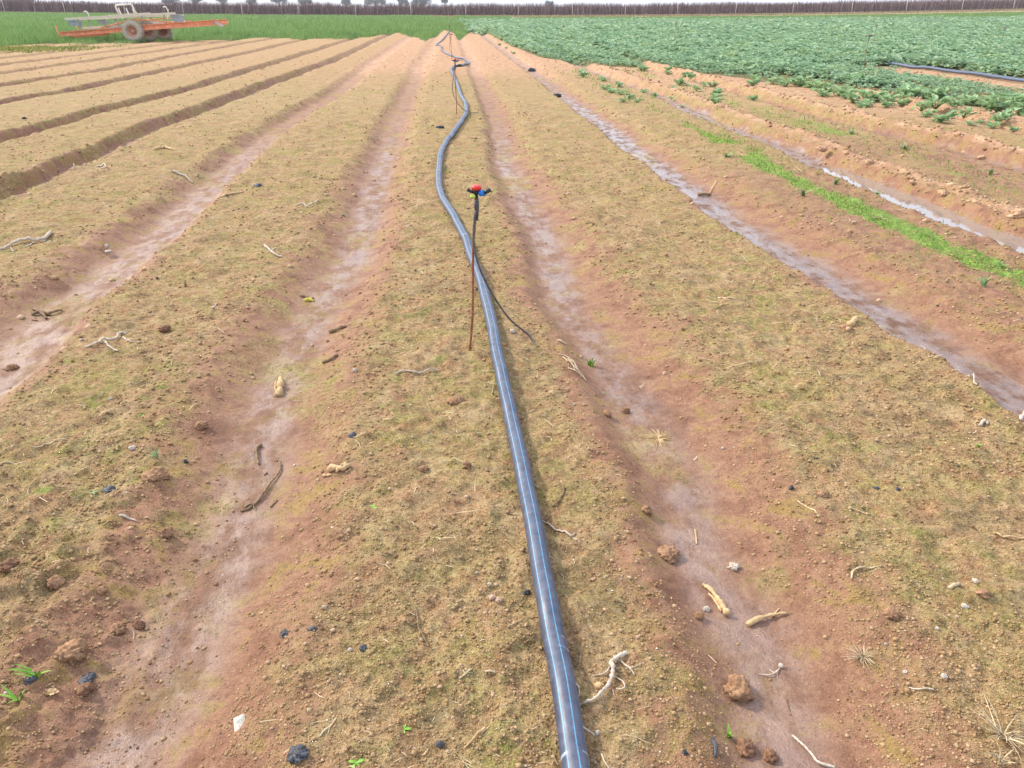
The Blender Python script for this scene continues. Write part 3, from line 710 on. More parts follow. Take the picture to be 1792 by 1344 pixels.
# rank grass on the left and along the far edge
def blades(X, Y, Z_, h, wdt, lean):
    N = len(X); a = rng.uniform(0, 2*np.pi, N); b = rng.uniform(0, 2*np.pi, N)
    c_ = np.stack([X, Y, Z_], 1); sd_ = np.stack([np.cos(a), np.sin(a), 0*a], 1)*wdt[:, None]/2
    ln = np.stack([np.cos(b), np.sin(b), 0*b], 1)*(lean*h)[:, None]; up = np.stack([0*a, 0*a, h], 1)
    o = np.stack([c_-sd_, c_+sd_, c_+sd_*.8+ln*.35+up*.6, c_-sd_*.8+ln*.35+up*.6, c_+ln+up*.98+sd_*.1, c_+ln+up*.98-sd_*.1], 1)
    i = np.arange(N)[:, None, None]*6
    return o.reshape(-1, 3), (i+np.array([[0, 1, 2, 3], [3, 2, 4, 5]])[None]).reshape(-1, 4)
def grass_d(X, Y): return np.clip(grass_mask(X, Y)*1.2, 0, 1)*vis(X, Y)
VV = []; FF = []; off = 0
for (x0, x1, y0, y1, nn, h, wd_) in ((-40, 3, 32, 62, 115000, .36, .030), (-75, 4, 55, 100, 90000, .42, .06), (-140, 4, 95, 190, 90000, .42, .12), (2, 150, 112, 178, 90000, .36, .14)):
    X, Y = sample(nn, x0, x1, y0, y1, grass_d)
    e = Y-np.interp(X, GX, GY); tall = (.45+.55*sm(-1, 6, e))*(1+.35*vn(X*.35, Y*.35, 401))*(1+.3*sm(-14, -24, X)*sm(70, 50, Y))
    tall = np.where((X > -3.2) & (X < XC), tall*.55, tall)
    hh = h*tall*rng.uniform(.6, 1.35, len(X)); acc(*blades(X, Y, zg(X, Y, 1.)-.02, hh, wd_*rng.uniform(.6, 1.3, len(X)), rng.uniform(.1, .7, len(X))))
grass = mesh_np('field_grass', np.concatenate(VV), np.concatenate(FF), M_grass)
tag(grass, 'tall rank green grass covering the far left ground beyond the beds', 'grass', kind='stuff')
# low yellow-green weeds in front of the trailer
X, Y = sample(60000, -45, -8, 33, 42, lambda X, Y: sm(35.0, 38.5, Y+1.5*vn(X*.3, Y*.3, 5))*sm(-14, -20, X)*.8*vis(X, Y)*(vn(X*.9, Y*.5, 19) > -.35))
V_, F_ = blades(X, Y, zg(X, Y, 1.)-.01, rng.uniform(.04, .13, len(X)), rng.uniform(.02, .06, len(X)), rng.uniform(.3, 1.4, len(X)))
M_yg = leaf_mat('yellow_green_weed', (.13, .16, .03), (.24, .28, .06), (.38, .38, .12), 1., .4, .7, .2)
tag(mesh_np('low_weeds', V_, F_, M_yg), 'low yellow-green weeds in front of the orange trailer', 'weeds', kind='stuff')

# ------------------------------------------------------------------ bare hedge-like orchard rows far behind, with stakes
HY = 206.
t = NT('bare_twigs', .9, .1); gg = t.n('NewGeometry')
c_ = t.ramp(gg.outputs['Random Per Island'], [(0, (.085, .045, .048)), (.55, (.165, .095, .092)), (.9, (.29, .20, .18)), (1, (.44, .36, .32))])
t.set('Base Color', c_); M_twig = t.m
VV = []; FF = []; off = 0
n = 60000
X = rng.uniform(-185, 235, n); rowi = rng.integers(0, 4, n); Y = HY+rowi*2.6+rng.normal(0, .35, n); zz = zg(X, Y, 1.)
hgt = (3.05+.16*vn(X*.25, X*0, 501)+.22*vn(X*1.9, X*0, 502))*rng.uniform(.72, 1.03, n); z0 = rng.uniform(0, .35, n)*hgt*(rng.uniform(0, 1, n) < .6)
V_, F_ = blades(X, Y, zz+z0, hgt-z0, rng.uniform(.035, .11, n), rng.uniform(.02, .20, n)); acc(V_, F_)
tag(mesh_np('bare_orchard', np.concatenate(VV), np.concatenate(FF), M_twig), 'long purple-brown mass of leafless vine rows closing off the field', 'orchard', kind='stuff')
# the posts at its front
M_post = simple('pale_post', (.42, .36, .30), (.66, .60, .52), 3, .9, .1, .2)
for i, px_ in enumerate((9, 114, 219, 321, 424, 523, 622, 719, 815, 907, 1002, 1094, 1186, 1287, 1387, 1490, 1585, 1682, 1771)):
    pt = at_y(px_, 22, HY-1.2); z = Hs(pt[0], pt[1]); h_ = 2.75+.2*random.uniform(-1, 1); tl = random.uniform(-.06, .06)
    m_ = MB(); m_.tube([(0, 0, -.2), (tl*.5, 0, h_*.5), (tl*h_, 0, h_)], [.075, .07, .06], 8)
    o = m_.build('orchard_post', M_post); o.location = (pt[0], HY-1.2, z)
    tag(o, 'pale wooden post standing in front of the leafless vine rows', 'post', 'pale posts along the front of the bare vine rows')
# low scrub edge at the foot of the orchard (tan dry grass)
X = rng.uniform(-150, 200, 26000); Y = rng.uniform(HY-16, HY-1, 26000)
V_, F_ = blades(X, Y, zg(X, Y, 1.), rng.uniform(.15, .45, len(X)), rng.uniform(.1, .25, len(X)), rng.uniform(.2, .8, len(X)))
M_dg = leaf_mat('dry_grass', (.22, .20, .09), (.34, .28, .15), (.44, .35, .22), .3, .4, .8, .1)
tag(mesh_np('dry_verge_grass', V_, F_, M_dg), 'thin strip of dry tan grass along the foot of the vine rows', 'grass', kind='stuff')

# ------------------------------------------------------------------ far trees
M_ft = leaf_mat('hazed_tree_leaf', (.14, .19, .19), (.20, .25, .25), (.27, .32, .30), .1, .4, .8, .1)  # distance haze put into the leaf colour: paler and bluer than foliage
M_bark = simple('grey_bark', (.14, .12, .10), (.24, .21, .18), 2, .9, .1, .2)
def far_tree(px_, Y, top, wdt, label, seed):
    r_ = np.random.default_rng(seed); p = at_y(px_, 16, Y); x = p[0]; z = Hs(x, Y) if Y < 400 else 0.
    root = empty('tree', (x, Y, z))
    m_ = MB(); m_.tube([(0, 0, -.3), (.2, 0, top*.3), (.1, .1, top*.62)], [.45, .34, .18], 8)
    for k in range(6):
        a = r_.uniform(0, 6.28); m_.tube([(.2, 0, top*(.25+.05*k)), (math.cos(a)*wdt*.18, math.sin(a)*wdt*.18, top*(.5+.04*k)), (math.cos(a)*wdt*.32, math.sin(a)*wdt*.32, top*(.68+.03*k))], [.18, .12, .05], 6)
    m_.build('trunk', M_bark, root)
    cl = []
    for k in range(11):
        a = r_.uniform(0, 6.28); q_ = r_.uniform(0, 1)**.6; cl.append((math.cos(a)*wdt*.34*q_, math.sin(a)*wdt*.34*q_, top*r_.uniform(.48, .86), wdt*r_.uniform(.10, .20)))
    C = []
    for (a, b, c0, rr) in cl:
        v_ = r_.standard_normal((190, 3)); v_ /= np.linalg.norm(v_, axis=1)[:, None]; v_ *= rr*r_.uniform(.5, 1.05, 190)[:, None]; v_[:, 2] *= .75
        C.append(v_+np.array([a, b, c0]))
    C = np.concatenate(C); N = len(C)
    V_, F_ = leaves(C, r_.uniform(0, 6.28, N), r_.uniform(-1.2, 1.2, N), np.full(N, .75), np.full(N, .6), np.full(N, .1), np.full(N, .2))
    mesh_np('crown', V_, F_, M_ft, parent=root)
    tag(root, label, 'tree', 'distant trees behind the vine rows')
FT = [(18,620,12,16),(48,640,11,12),(300,600,11.5,14),(345,640,13,13),(392,620,12.5,16),(440,600,11.5,12),(490,640,12,13),(535,660,11.5,13),(606,640,11.2,10),(658,620,12.5,19),(702,640,10.6,13),(736,600,10.6,18),(779,620,11,7),(960,700,9,8)]
for i, (a, b, c0, d) in enumerate(FT): far_tree(a, b, c0, d, 'hazy blue-green tree rising just above the bare vine rows', 900+i)

# ------------------------------------------------------------------ crumbs, straw, grit: nobody could count them
def ground_pts(n, y0, y1, pw, seed):
    r_ = np.random.default_rng(seed); u_ = r_.uniform(0, 1, n)
    # even in sight: distances crowd towards the near end
    Y = 1/(1/y0+(1/y1-1/y0)*u_**pw); X = .07*Y+r_.uniform(-1, 1, n)*(.86*Y+.7); return X, Y, r_
def lumps(C, sz, r_, squash=.7):
    base = np.array([[1,0,0],[0,1,0],[-1,0,0],[0,-1,0],[0,0,1],[0,0,-1.]]); f = np.array([[0,1,4],[1,2,4],[2,3,4],[3,0,4],[1,0,5],[2,1,5],[3,2,5],[0,3,5]])
    N = len(C); a = r_.uniform(0, 6.28, N); V_ = base[None]*r_.uniform(.6, 1.2, (N, 6, 1)); ca, sa = np.cos(a)[:, None], np.sin(a)[:, None]
    x = V_[..., 0]*ca-V_[..., 1]*sa; y = V_[..., 0]*sa+V_[..., 1]*ca
    V_ = np.stack([x, y, V_[..., 2]*squash], -1)*sz[:, None, None]+C[:, None]
    return V_.reshape(-1, 3), (np.arange(N)[:, None, None]*6+f[None]).reshape(-1, 3)
def crumb_mat(name, cs, rough=.95):
    t = NT(name, rough, .1); gg = t.n('NewGeometry'); t.set('Base Color', t.ramp(gg.outputs['Random Per Island'], [(i/(len(cs)-1), c_) for i, c_ in enumerate(cs)])); return t.m
X, Y, r_ = ground_pts(130000, 1.0, 34, 1.0, 11)
Zt, Bt, Wt, Rt = terrain(X, Y, cell=np.full_like(X, .004))
edge = 4*Bt*(1-Bt); keep = r_.uniform(0, 1, len(X)) < np.clip(.45*(1-Bt)*(.4+1.2*(vn(X*2.2, Y*1.5, 601) > .1))+.7*edge+Rt*.9+.9*sm(-.7, -1., X)*sm(3.2, 1.8, Y)*(1-Bt*.6)+.004, 0, 1)
X, Y, Zt, Rt, edge = X[keep], Y[keep], Zt[keep], Rt[keep], edge[keep]
sz = (.0006+.0017*Y**.9)*np.exp(r_.normal(0, .45, len(X)))*(1+.5*Rt); sz = np.minimum(sz, .010+.0007*Y+.02*Rt)
V_, F_ = lumps(np.stack([X, Y, Zt+sz*.15], 1), sz, r_)
tag(mesh_np('soil_crumbs', V_, F_, crumb_mat('crumb', [(.20, .115, .058), (.30, .18, .09), (.38, .25, .13), (.33, .23, .12), (.48, .33, .20)])), 'loose soil crumbs scattered over the beds and along the furrow edges', 'soil', kind='stuff')
X, Y, r_ = ground_pts(70000, 3.5, 40, .9, 14)
Zt, Bt, Wt, Rt = terrain(X, Y, cell=np.full_like(X, .03)); edge = 4*Bt*(1-Bt)
keep = r_.uniform(0, 1, len(X)) < np.clip(edge*.5*sm(-1.5, -4, X)*(.3+vn(X*.9, Y*.6, 620))+Rt*1.2*(.5+.7*vn(X*1.5, Y*1.1, 621))+edge*.05*sm(5, 8, Y)+.004, 0, 1)
X, Y, Zt, Rt = X[keep], Y[keep], Zt[keep], Rt[keep]
sz = np.minimum((.007+.0012*Y)*np.exp(r_.normal(0, .45, len(X))), .035+.025*Rt)
V_, F_ = lumps(np.stack([X, Y, Zt+sz*.1], 1), sz, r_, .75)
tag(mesh_np('crumbled_clods', V_, F_, crumb_mat('crumbled', [(.24, .14, .075), (.36, .22, .12), (.44, .28, .17), (.38, .28, .15), (.54, .37, .24)])), 'crumbled soil lumps along the bed shoulders and the dry ridge by the puddle', 'soil', kind='stuff')
# low green growth of the algae strip and weedy beds on the right
def am_at(X, Y):
    x3_, x4_ = fx_of('R3', Y), fx_of('R4', Y)
    a_ = np.exp(-((X-(x3_-.80))/(.15+.05*vn(Y*1.3, Y*0, 92)))**2)*sm(3.2, 3.8, Y)*(1-.75*sm(10, 13, Y))*(1-sm(22, 28, Y))*np.clip(.62+.9*fbm(X*3, Y*1.8, 15, 4), 0, 1.3)*np.clip(.75+1.3*vn(Y*1.3, Y*0+3.3, 94), .12, 1.2)
    b_ = np.exp(-((X-(x3_-.72))/.36)**2)*sm(3.2, 4, Y)*(1-sm(20, 26, Y))*np.clip(.1+.9*fbm(X*4, Y*2.2, 17, 4), 0, 1)
    c_ = np.exp(-((X-(x3_+x4_)/2-.1)/.42)**2)*sm(4.5, 7, Y)*(1-sm(24, 32, Y))*(.35+.8*fbm(X*2.5, Y*1.2, 18))
    return np.clip(.42*a_*(.35+1.1*(vn(X*6, Y*3, 93) > -.1))+.40*b_+.22*c_, 0, 1)
r_ = np.random.default_rng(15); Y = 1/(1/3.3+(1/30-1/3.3)*r_.uniform(0, 1, 120000)); X = fx_of('R3', Y)+r_.uniform(-1.6, 1.8, len(Y))
keep = r_.uniform(0, 1, len(X)) < am_at(X, Y); X, Y = X[keep], Y[keep]
Zt = terrain(X, Y, cell=np.full_like(X, .02))[0]
V_, F_ = blades(X, Y, Zt-.002, (.006+.0022*Y)*np.exp(r_.normal(0, .45, len(X))), .0018+.0009*Y+0*X, r_.uniform(.2, 1.6, len(X)))
tag(mesh_np('green_film_weeds', V_, F_, leaf_mat('strip_weed', (.12, .23, .035), (.22, .34, .07), (.38, .46, .14), 2., .5, .6, .2)), 'bright green strip of algae and tiny weeds on the bed left of the puddle', 'weeds', kind='stuff')
X, Y, r_ = ground_pts(3600, 1.0, 26, 1.0, 12)
Zt, Bt, Wt, Rt = terrain(X, Y, cell=np.full_like(X, .004))
keep = r_.uniform(0, 1, len(X)) < np.clip((1-Bt)*(.35+.6*(vn(X*1.1, Y*.7, 611) > .15)), .05, 1); keep &= r_.uniform(0, 1, len(X)) < .35+.65*sm(1.6, 4, Y)
X, Y, Zt = X[keep], Y[keep], Zt[keep]
n = len(X); a = r_.uniform(0, np.pi, n); ln = (.0022+.0055*Y**.85)*np.exp(r_.normal(0, .6, n)); ln = np.minimum(ln, .11)
d = np.stack([np.cos(a), np.sin(a), r_.normal(0, .12, n)], 1); sd_ = np.stack([-np.sin(a), np.cos(a), 0*a], 1)*(.0002+.0004*Y**.9)[:, None]
c_ = np.stack([X, Y, Zt+.003+.0006*Y], 1); bend = np.stack([0*a, 0*a, ln*r_.uniform(0, .14, n)], 1)+sd_*r_.normal(0, 3, n)[:, None]
o = np.stack([c_-d*ln[:, None]-sd_, c_-d*ln[:, None]+sd_, c_+bend+sd_*1.2, c_+bend-sd_*1.2, c_+d*ln[:, None]+sd_*.5, c_+d*ln[:, None]-sd_*.5], 1)
F_ = (np.arange(n)[:, None, None]*6+np.array([[0, 1, 2, 3], [3, 2, 4, 5]])[None]).reshape(-1, 4)
tag(mesh_np('straw_litter', o.reshape(-1, 3), F_, M_straw), 'fine pale straw and stalk litter strewn over the beds', 'straw', kind='stuff')
X, Y, r_ = ground_pts(5200, 1.0, 14, 1.0, 13)
Zt, Bt, Wt, Rt = terrain(X, Y, cell=np.full_like(X, .004))
keep = r_.uniform(0, 1, len(X)) < (1-.8*Bt); X, Y, Zt = X[keep], Y[keep], Zt[keep]
sz = (.0007+.00062*Y)*np.exp(r_.normal(0, .45, len(X)))
V_, F_ = lumps(np.stack([X, Y, Zt+sz*.4], 1), sz, r_, .6)
tag(mesh_np('fine_grit', V_, F_, crumb_mat('grit', [(.04, .045, .055), (.10, .09, .08), (.45, .33, .23), (.60, .52, .42), (.72, .68, .60)], .7)), 'tiny pale and dark grit specks on the bed tops', 'grit', kind='stuff')

# ------------------------------------------------------------------ single things lying on the ground (found at their place in the photo)
def ico(sub=3):
    import bmesh
    bm = bmesh.new(); bmesh.ops.create_icosphere(bm, subdivisions=sub, radius=1); V_ = np.array([v.co[:] for v in bm.verts]); F_ = [tuple(v.index for v in f.verts) for f in bm.faces]; bm.free(); return V_, F_
ICO = ico(4); ICO3 = ico(2)
def lump(px, py, wpx, hpx, name, label, cat, mat, group=None, seed=0, rough=.28, sink=.3, hi=True, depth=1.):
    p = hit(px, py); m = mpp(p)*((.72 if name == 'soil_clod' and wpx > 16 else .84) if hi else .92); a = wpx*m/2; c_ = hpx*m/2
    Vb, Fb = ICO if hi else ICO3
    sd_ = seed+int(px)*3+int(py)
    n1 = vn(Vb[:, 0]*1.5+Vb[:, 2]*1.1+sd_, Vb[:, 1]*1.5-Vb[:, 2]*.7, sd_); n2 = vn(Vb[:, 0]*4+Vb[:, 2]*3.1, Vb[:, 1]*4+Vb[:, 2]*2.3, sd_+1); n3 = vn(Vb[:, 0]*11+Vb[:, 2]*7, Vb[:, 1]*11-Vb[:, 2]*9, sd_+2); n4 = vn(Vb[:, 0]*25+Vb[:, 2]*17, Vb[:, 1]*25-Vb[:, 2]*19, sd_+3)
    r = 1+rough*.8*n1+rough*.9*np.abs(n2)-rough*.3+rough*.5*n3+rough*.35*n4
    V_ = Vb*r[:, None]*np.array([a, a*depth, c_])
    m_ = MB(); m_.add(V_, Fb); o = m_.build(name, mat, smooth=hi); o.location = (p[0], p[1], p[2]+c_*(1-sink*2.2)); o.rotation_euler.z = (sd_ % 7)*.4
    return tag(o, label, cat, group)
def stick(lines, name, label, cat, mat, group=None, lift=.5, wob=.25, n=7):
    """lines: list of (pixel points, start width px, end width px[, lift in m])"""
    m_ = MB(); base = None; r_ = np.random.default_rng(int(lines[0][0][0][0]*7+lines[0][0][0][1]))
    for ln_ in lines:
        pts, w0, w1 = ln_[:3]; ex = ln_[3] if len(ln_) > 3 else 0.
        P_ = [hit(x, y) for x, y in pts]; mm_ = mpp(P_[0])
        r0, r1 = w0*mm_/2, w1*mm_/2; Q = resample(cat_rom(P_, 8), max(r0*1.1, .0025)) if len(P_) > 1 else P_
        N_ = len(Q); rr = np.linspace(r0, r1, N_)*(1+wob*r_.uniform(-1, 1, N_)); z_ = smooth1(terrain(Q[:, 0], Q[:, 1])[0], 5)
        Q[:, 2] = z_+rr*lift+.0012+ex*np.sin(np.linspace(0, np.pi*.9, N_)); Q[:, :2] += r_.normal(0, 1, (N_, 2))*r0*.12
        if base is None: base = np.array([Q[0][0], Q[0][1], z_[0]])
        m_.tube([tuple(q_) for q_ in Q], list(np.maximum(rr, .0004)), n)
    return tag(m_.build(name, mat, origin=base), label, cat, group)
def leafy(px, py, size_px, nl, name, label, cat, mat, group=None, upr=.4, wid=.35, seed=0, stem=0):
    p = hit(px, py); m = mpp(p); L_ = size_px*m/2; r_ = np.random.default_rng(seed+int(px)); m_ = MB(); a0 = r_.uniform(0, 6)
    for k in range(nl):
        a = a0+k*2*math.pi/nl*1.02+r_.normal(0, .2); e = upr+r_.normal(0, .15); l_ = L_*r_.uniform(.7, 1.15); d_ = Vector((math.cos(a)*math.cos(e), math.sin(a)*math.cos(e), math.sin(e)))
        s0 = Vector((0, 0, stem*L_*r_.uniform(.3, 1.)))
        P_ = [s0+d_*l_*t_+Vector((0, 0, -.35*l_*t_*t_)) for t_ in (0, .3, .6, .85, 1)]
        m_.strip(P_, [wid*l_*.25, wid*l_*.8, wid*l_*1.1, wid*l_*.8, wid*l_*.1], cup=.15)
    if stem: m_.tube([(0, 0, -.01), (0, 0, stem*L_)], [L_*.05, L_*.03], 6)
    o = m_.build(name, mat); o.location = tuple(p+np.array([0, 0, .001])); return tag(o, label, cat, group)
def tuft(px, py, hpx, n_, name, label, cat, mat, spread=.7, wpx=1.6, group=None, up=1., dirx=0., hair=False, seed=1):
    p = hit(px, py); m = mpp(p); r_ = np.random.default_rng(seed+int(px)); m_ = MB(); h_ = hpx*m
    for k in range(n_):
        a = r_.uniform(0, 6.28); s_ = spread*r_.uniform(.2, 1); l_ = h_*r_.uniform(.55, 1.1); b_ = Vector((r_.normal(0, .05)*h_, r_.normal(0, .05)*h_, -.003))
        d_ = Vector((math.cos(a)*s_+dirx, math.sin(a)*s_, up)); d_.normalize(); k1 = r_.normal(0, .18)
        P_ = [b_+d_*l_*t_+Vector((math.cos(a)*s_*l_*.5*t_*t_+k1*l_*t_*t_, math.sin(a)*s_*l_*.5*t_*t_, -.28*l_*t_*t_)) for t_ in (0, .25, .5, .75, 1)]
        if hair: m_.tube(P_, [wpx*m/2, wpx*m/2, wpx*m*.4, wpx*m*.3, wpx*m*.12], 5)
        else: m_.strip(P_, wpx*m*1.3, side=(-math.sin(a), math.cos(a), 0), cup=.2)
    o = m_.build(name, mat); o.location = tuple(p); return tag(o, label, cat, group)

G_CL = 'clods of soil'
for a in [
 (1292,1212,62,52,'large rust-brown clod beside the right wet furrow near the bottom edge',M_clod),
 (1303,1312,46,34,'brown clod below the large rust-brown one by the right wet furrow',M_clodw),
 (1348,1326,34,30,'small clod at the bottom edge right of its brown neighbour',M_clodw),
 (1168,973,54,26,'flat orange clod on the left lip of the right furrow',M_clod),
 (1131,895,26,22,'reddish clod above the flat orange one on the left furrow lip',M_clod),
 (272,836,52,30,'flat-topped brown clod on the left bed beside the pink furrow',M_clod),
 (292,938,28,34,'upright tan clod standing on the edge of the left furrow',M_clod),
 (205,1106,36,32,'rounded brown clod at the left furrow edge below the upright tan clod',M_clod),
 (243,1098,24,24,'small dark clod just right of the rounded brown clod',M_clodw),
 (128,1144,66,42,'biggest mossy clod near the bottom left above the grass tuft',M_clod),
 (150,1208,34,26,'dark damp clod below the biggest mossy clod at the bottom left',M_clodw),
 (96,1022,40,26,'mossy clod among crumbs on the left bed near the edge of the photo',M_clod),
 (178,1036,26,20,'small brown clod between the mossy clod and the left furrow',M_clod),
 (18,992,40,30,'dark crumbling lump at the left edge of the photo',M_clodw),
 (797,703,36,18,'crumbly tan clod left of the pipe below the stake foot',M_clod),
 (817,817,20,20,'small brown clod close to the left side of the pipe',M_clod),
 (742,822,22,14,'low tan clod on the middle bed left of the small brown clod',M_clod),
 (352,748,28,22,'orange-brown clod at the rim of the left furrow under a tiny sprout',M_clod),
 (288,577,26,16,'dark clod on the left bed beyond the branching root',M_clodw),
 (22,646,26,18,'reddish clod at the left edge beside the silvery furrow',M_clod),
 (1096,722,18,16,'small reddish clod in the slope of the right furrow',M_clodw),
 (1062,727,20,16,'brown clod on the furrow lip left of the small reddish clod',M_clod),
 (1222,1080,22,20,'orange clod beside a pale pebble on the left lip of the right furrow',M_clod),
 (1440,866,26,14,'low ochre clod on the right bed under the pale straw',M_clod),
 (1560,1076,40,24,'cracked grey-brown clod on the right bed',M_clod),
 (1720,1040,30,18,'brown clod near the right edge of the near right bed',M_clod),
 (1438,262,24,14,'dry orange clod, farthest of the row along the puddle furrow',M_clodo),
 (1522,286,20,18,'dry orange clod, second of the row along the puddle furrow',M_clodo),
 (1535,292,12,8,'little dry clod tucked against the second clod of the row by the puddle',M_clodo),
 (1625,325,12,10,'smallest dry clod of the row along the puddle furrow',M_clodo),
 (1650,340,22,15,'rounded dry clod in the middle of the row by the puddle',M_clodo),
 (1741,368,32,20,'big pale dry clod near the right edge by the puddle',M_clodo),
 (1722,366,14,12,'small dry clod left of the big pale one by the puddle',M_clodo),
 (1783,378,30,26,'big dry clod at the right edge of the photo above the puddle',M_clodo),
 (1764,368,14,12,'small dry clod squeezed between the two big ones above the puddle',M_clodo),
 (1596,320,10,8,'tiny dry clod midway along the puddle bank',M_clodo),
 (1690,268,18,10,'dry clod on the far ridge above the puddle row',M_clodo),
 (1717,278,16,10,'second dry clod on the far ridge toward the right edge',M_clodo)]:
    px, py, w_, h_, lb, mt = a; lump(px, py, w_, h_, 'soil_clod', lb, 'clod', mt, G_CL, rough=.30)
# dark heaps left in the second right furrow
for px, py, w_, h_, lb in ((931, 125, 14, 8, 'small dark heap lying in the far part of the second right furrow'), (976, 168, 13, 7, 'dark heap in the second right furrow, nearer than its twin')):
    lump(px, py, w_, h_, 'dark_heap', lb, 'heap', M_scrap, 'dark heaps in the furrow', rough=.45)
G_ST = 'pebbles on the beds'
for px, py, w_, h_, lb, mt in [
 (861,1047,12,11,'round pinkish pebble left of the pipe, left one of a touching pair',M_pink),(873,1052,12,13,'pinkish pebble left of the pipe, right one of a touching pair',M_pink),
 (857,1023,9,6,'flat white pebble just above the pinkish pair',M_stone),(834,1003,6,6,'tiny pale pebble farthest of those above the pinkish pair',M_stone),
 (1688,1062,15,9,'white pebble on the right bed, rounded and larger',M_stone),(1652,1185,13,11,'angular white pebble on the lower right bed',M_stone),
 (1584,1177,10,8,'small white pebble left of the angular white one',M_stone),(1236,1067,13,11,'round pale pebble in the mud beside the yellow gnarled piece',M_stone),
 (1708,1018,13,8,'flat cream chip among straw bits on the right bed',M_stone),(1550,1128,6,7,'small white pebble right of the fibrous root tuft',M_stone),
 (897,581,11,8,'tan stone beside the pipe under the loose black tube',M_stone),(1163,654,9,7,'small tan stone on the slope right of the right furrow',M_pink),
 (613,1138,9,8,'squarish cream pebble on the left of the middle bed',M_stone),(568,1064,8,11,'white chip at the left rim of the middle bed',M_stone),
 (142,596,7,6,'white pebble left of the branching root on the left bed',M_stone),(193,699,8,6,'bright white chip on the left bed',M_stone),
 (232,785,13,8,'grey-white flat pebble on the left bed',M_stone),(621,649,8,7,'cream pebble on the left slope of the middle bed',M_stone),
 (1046,1283,11,10,'cream broken pebble right of the pipe at the bottom',M_stone),(1115,1116,7,6,'pale pebble right of the pipe above the twisted root',M_pink),
 (188,432,8,9,'white stone standing in the silvery second left furrow',M_stone),(190,441,13,6,'flat cream stone in the second left furrow below the white one',M_stone),
 (1640,1100,8,6,'small grey pebble on the right bed',M_stone),(1675,1080,7,6,'orange-tan pebble left of the rounded white one',M_pink),
 (1265,785,6,6,'tiny white pebble on the right bed',M_stone),(737,1120,7,5,'small cream chip on the middle bed',M_stone),
 (1005,708,5,5,'tiny white chip right of the pipe',M_stone),(1182,1206,6,6,'tiny pebble in the mud right of the twisted root',M_pink)]:
    lump(px, py, w_, h_, 'pebble', lb, 'pebble', mt, G_ST, rough=.30, hi=True, sink=.30)
G_SC = 'dark plastic scraps'
for px, py, w_, h_, lb in [(500,1110,20,14,'blue-black scrap on the slope of the left furrow'),(547,1102,16,8,'thin dark scrap right of the blue-black one'),
 (522,1318,38,18,'largest blue-black crumpled scrap at the bottom edge'),(617,764,18,12,'dark lump at the left rim of the middle bed'),(52,1191,22,12,'dark scrap by the grass at the lower left'),
 (153,1188,26,8,'flat dark scrap under the biggest mossy clod'),(637,1134,14,9,'dark crumb beside the squarish cream pebble'),(922,1037,12,10,'dark lump touching the left side of the pipe'),
 (451,327,18,8,'black scrap on the left bed far up beside a pale stick'),(770,1302,14,9,'dark scrap at the bottom of the middle bed'),(770,223,14,5,'flat dark scrap on the middle bed left of the pipe bend'),
 (190,858,26,7,'blue-grey flat scrap on the left bed'),(325,808,8,10,'small blue-black scrap at the left furrow rim'),(1572,858,9,11,'dark speck-like lump on the right bed'),(1533,856,12,9,'dark lump in the centre of the right bed'),
 (1429,804,8,8,'small dark lump high on the right bed'),(1198,1318,10,16,'dark lump at the bottom right of the pipe'),(1385,855,9,12,'small black lump above the pale straw on the right bed'),(42,208,10,7,'black scrap on the third left bed')]:
    lump(px, py, w_, h_, 'plastic_scrap', lb, 'scrap', M_scrap, G_SC, rough=.5, hi=True, sink=.40)
# a segmented black piece, like a twisted strip
stick([([(1248,1295),(1251,1310),(1252,1326)], 9, 7)], 'plastic_strip', 'short ribbed black strip lying in the mud at the bottom right', 'strip', M_scrap)
# roots, sticks
stick([([(1011,1236),(1032,1230),(1052,1217),(1068,1196),(1072,1178),(1068,1166),(1080,1155),(1096,1146)], 5, 9, .012), ([(1068,1168),(1060,1180),(1048,1184),(1037,1184)], 4, 1.5, .006), ([(1085,1156),(1094,1168),(1104,1176),(1110,1183)], 4, 2, .008), ([(1096,1171),(1110,1168),(1124,1161)], 2.5, 1), ([(1074,1185),(1088,1195),(1093,1205),(1086,1209),(1078,1207)], 3, 1.5, .008), ([(1078,1155),(1074,1148)], 3, 1.5), ([(1070,1205),(1074,1215)], 2.5, 1), ([(1052,1215),(1056,1232)], 2, .8)], 'twisted_root', 'pale twisted branching root lying against the right side of the pipe', 'root', M_wood)
lump(1049, 1203, 17, 17, 'seed_husk', 'small cream husk lying in the crook of the twisted root', 'husk', M_tan, rough=.3, hi=False)
stick([([(1004,1196),(1012,1206),(1013,1217),(1006,1226)], 3, 1.5)], 'twig', 'thin curled twig poking from under the pipe beside the twisted root', 'twig', M_wood, 'loose twigs')
stick([([(1308,1096),(1330,1086),(1352,1080),(1378,1075)], 10, 4, .008), ([(1350,1080),(1358,1072),(1364,1065)], 4, 2), ([(1318,1089),(1340,1083)], 6, 4, .01)], 'tan_stick', 'forked tan stick in the mud left of the fibrous tuft', 'stick', M_tan)
stick([([(1229,1025),(1238,1031),(1247,1041),(1256,1055),(1264,1066),(1272,1080)], 6, 11, .01), ([(1240,1040),(1250,1052),(1262,1072)], 4, 5, .004)], 'gnarled_stalk', 'yellowish gnarled stalk end-on in the wet right furrow', 'stalk', M_tan, wob=.3)
stick([([(575,826),(588,822),(600,826),(612,816)], 12, 7, .008), ([(590,828),(600,818),(610,820)], 8, 6, .012), ([(566,834),(580,832)], 5, 3), ([(604,828),(614,822)], 4, 2)], 'broken_root', 'broken pale root lump on the right slope of the left furrow', 'root', M_tan, wob=.6)
lump(594, 818, 20, 8, 'dark_crust', 'grey crust on top of the broken pale root in the left furrow', 'crust', M_scrap, rough=.5, hi=False)
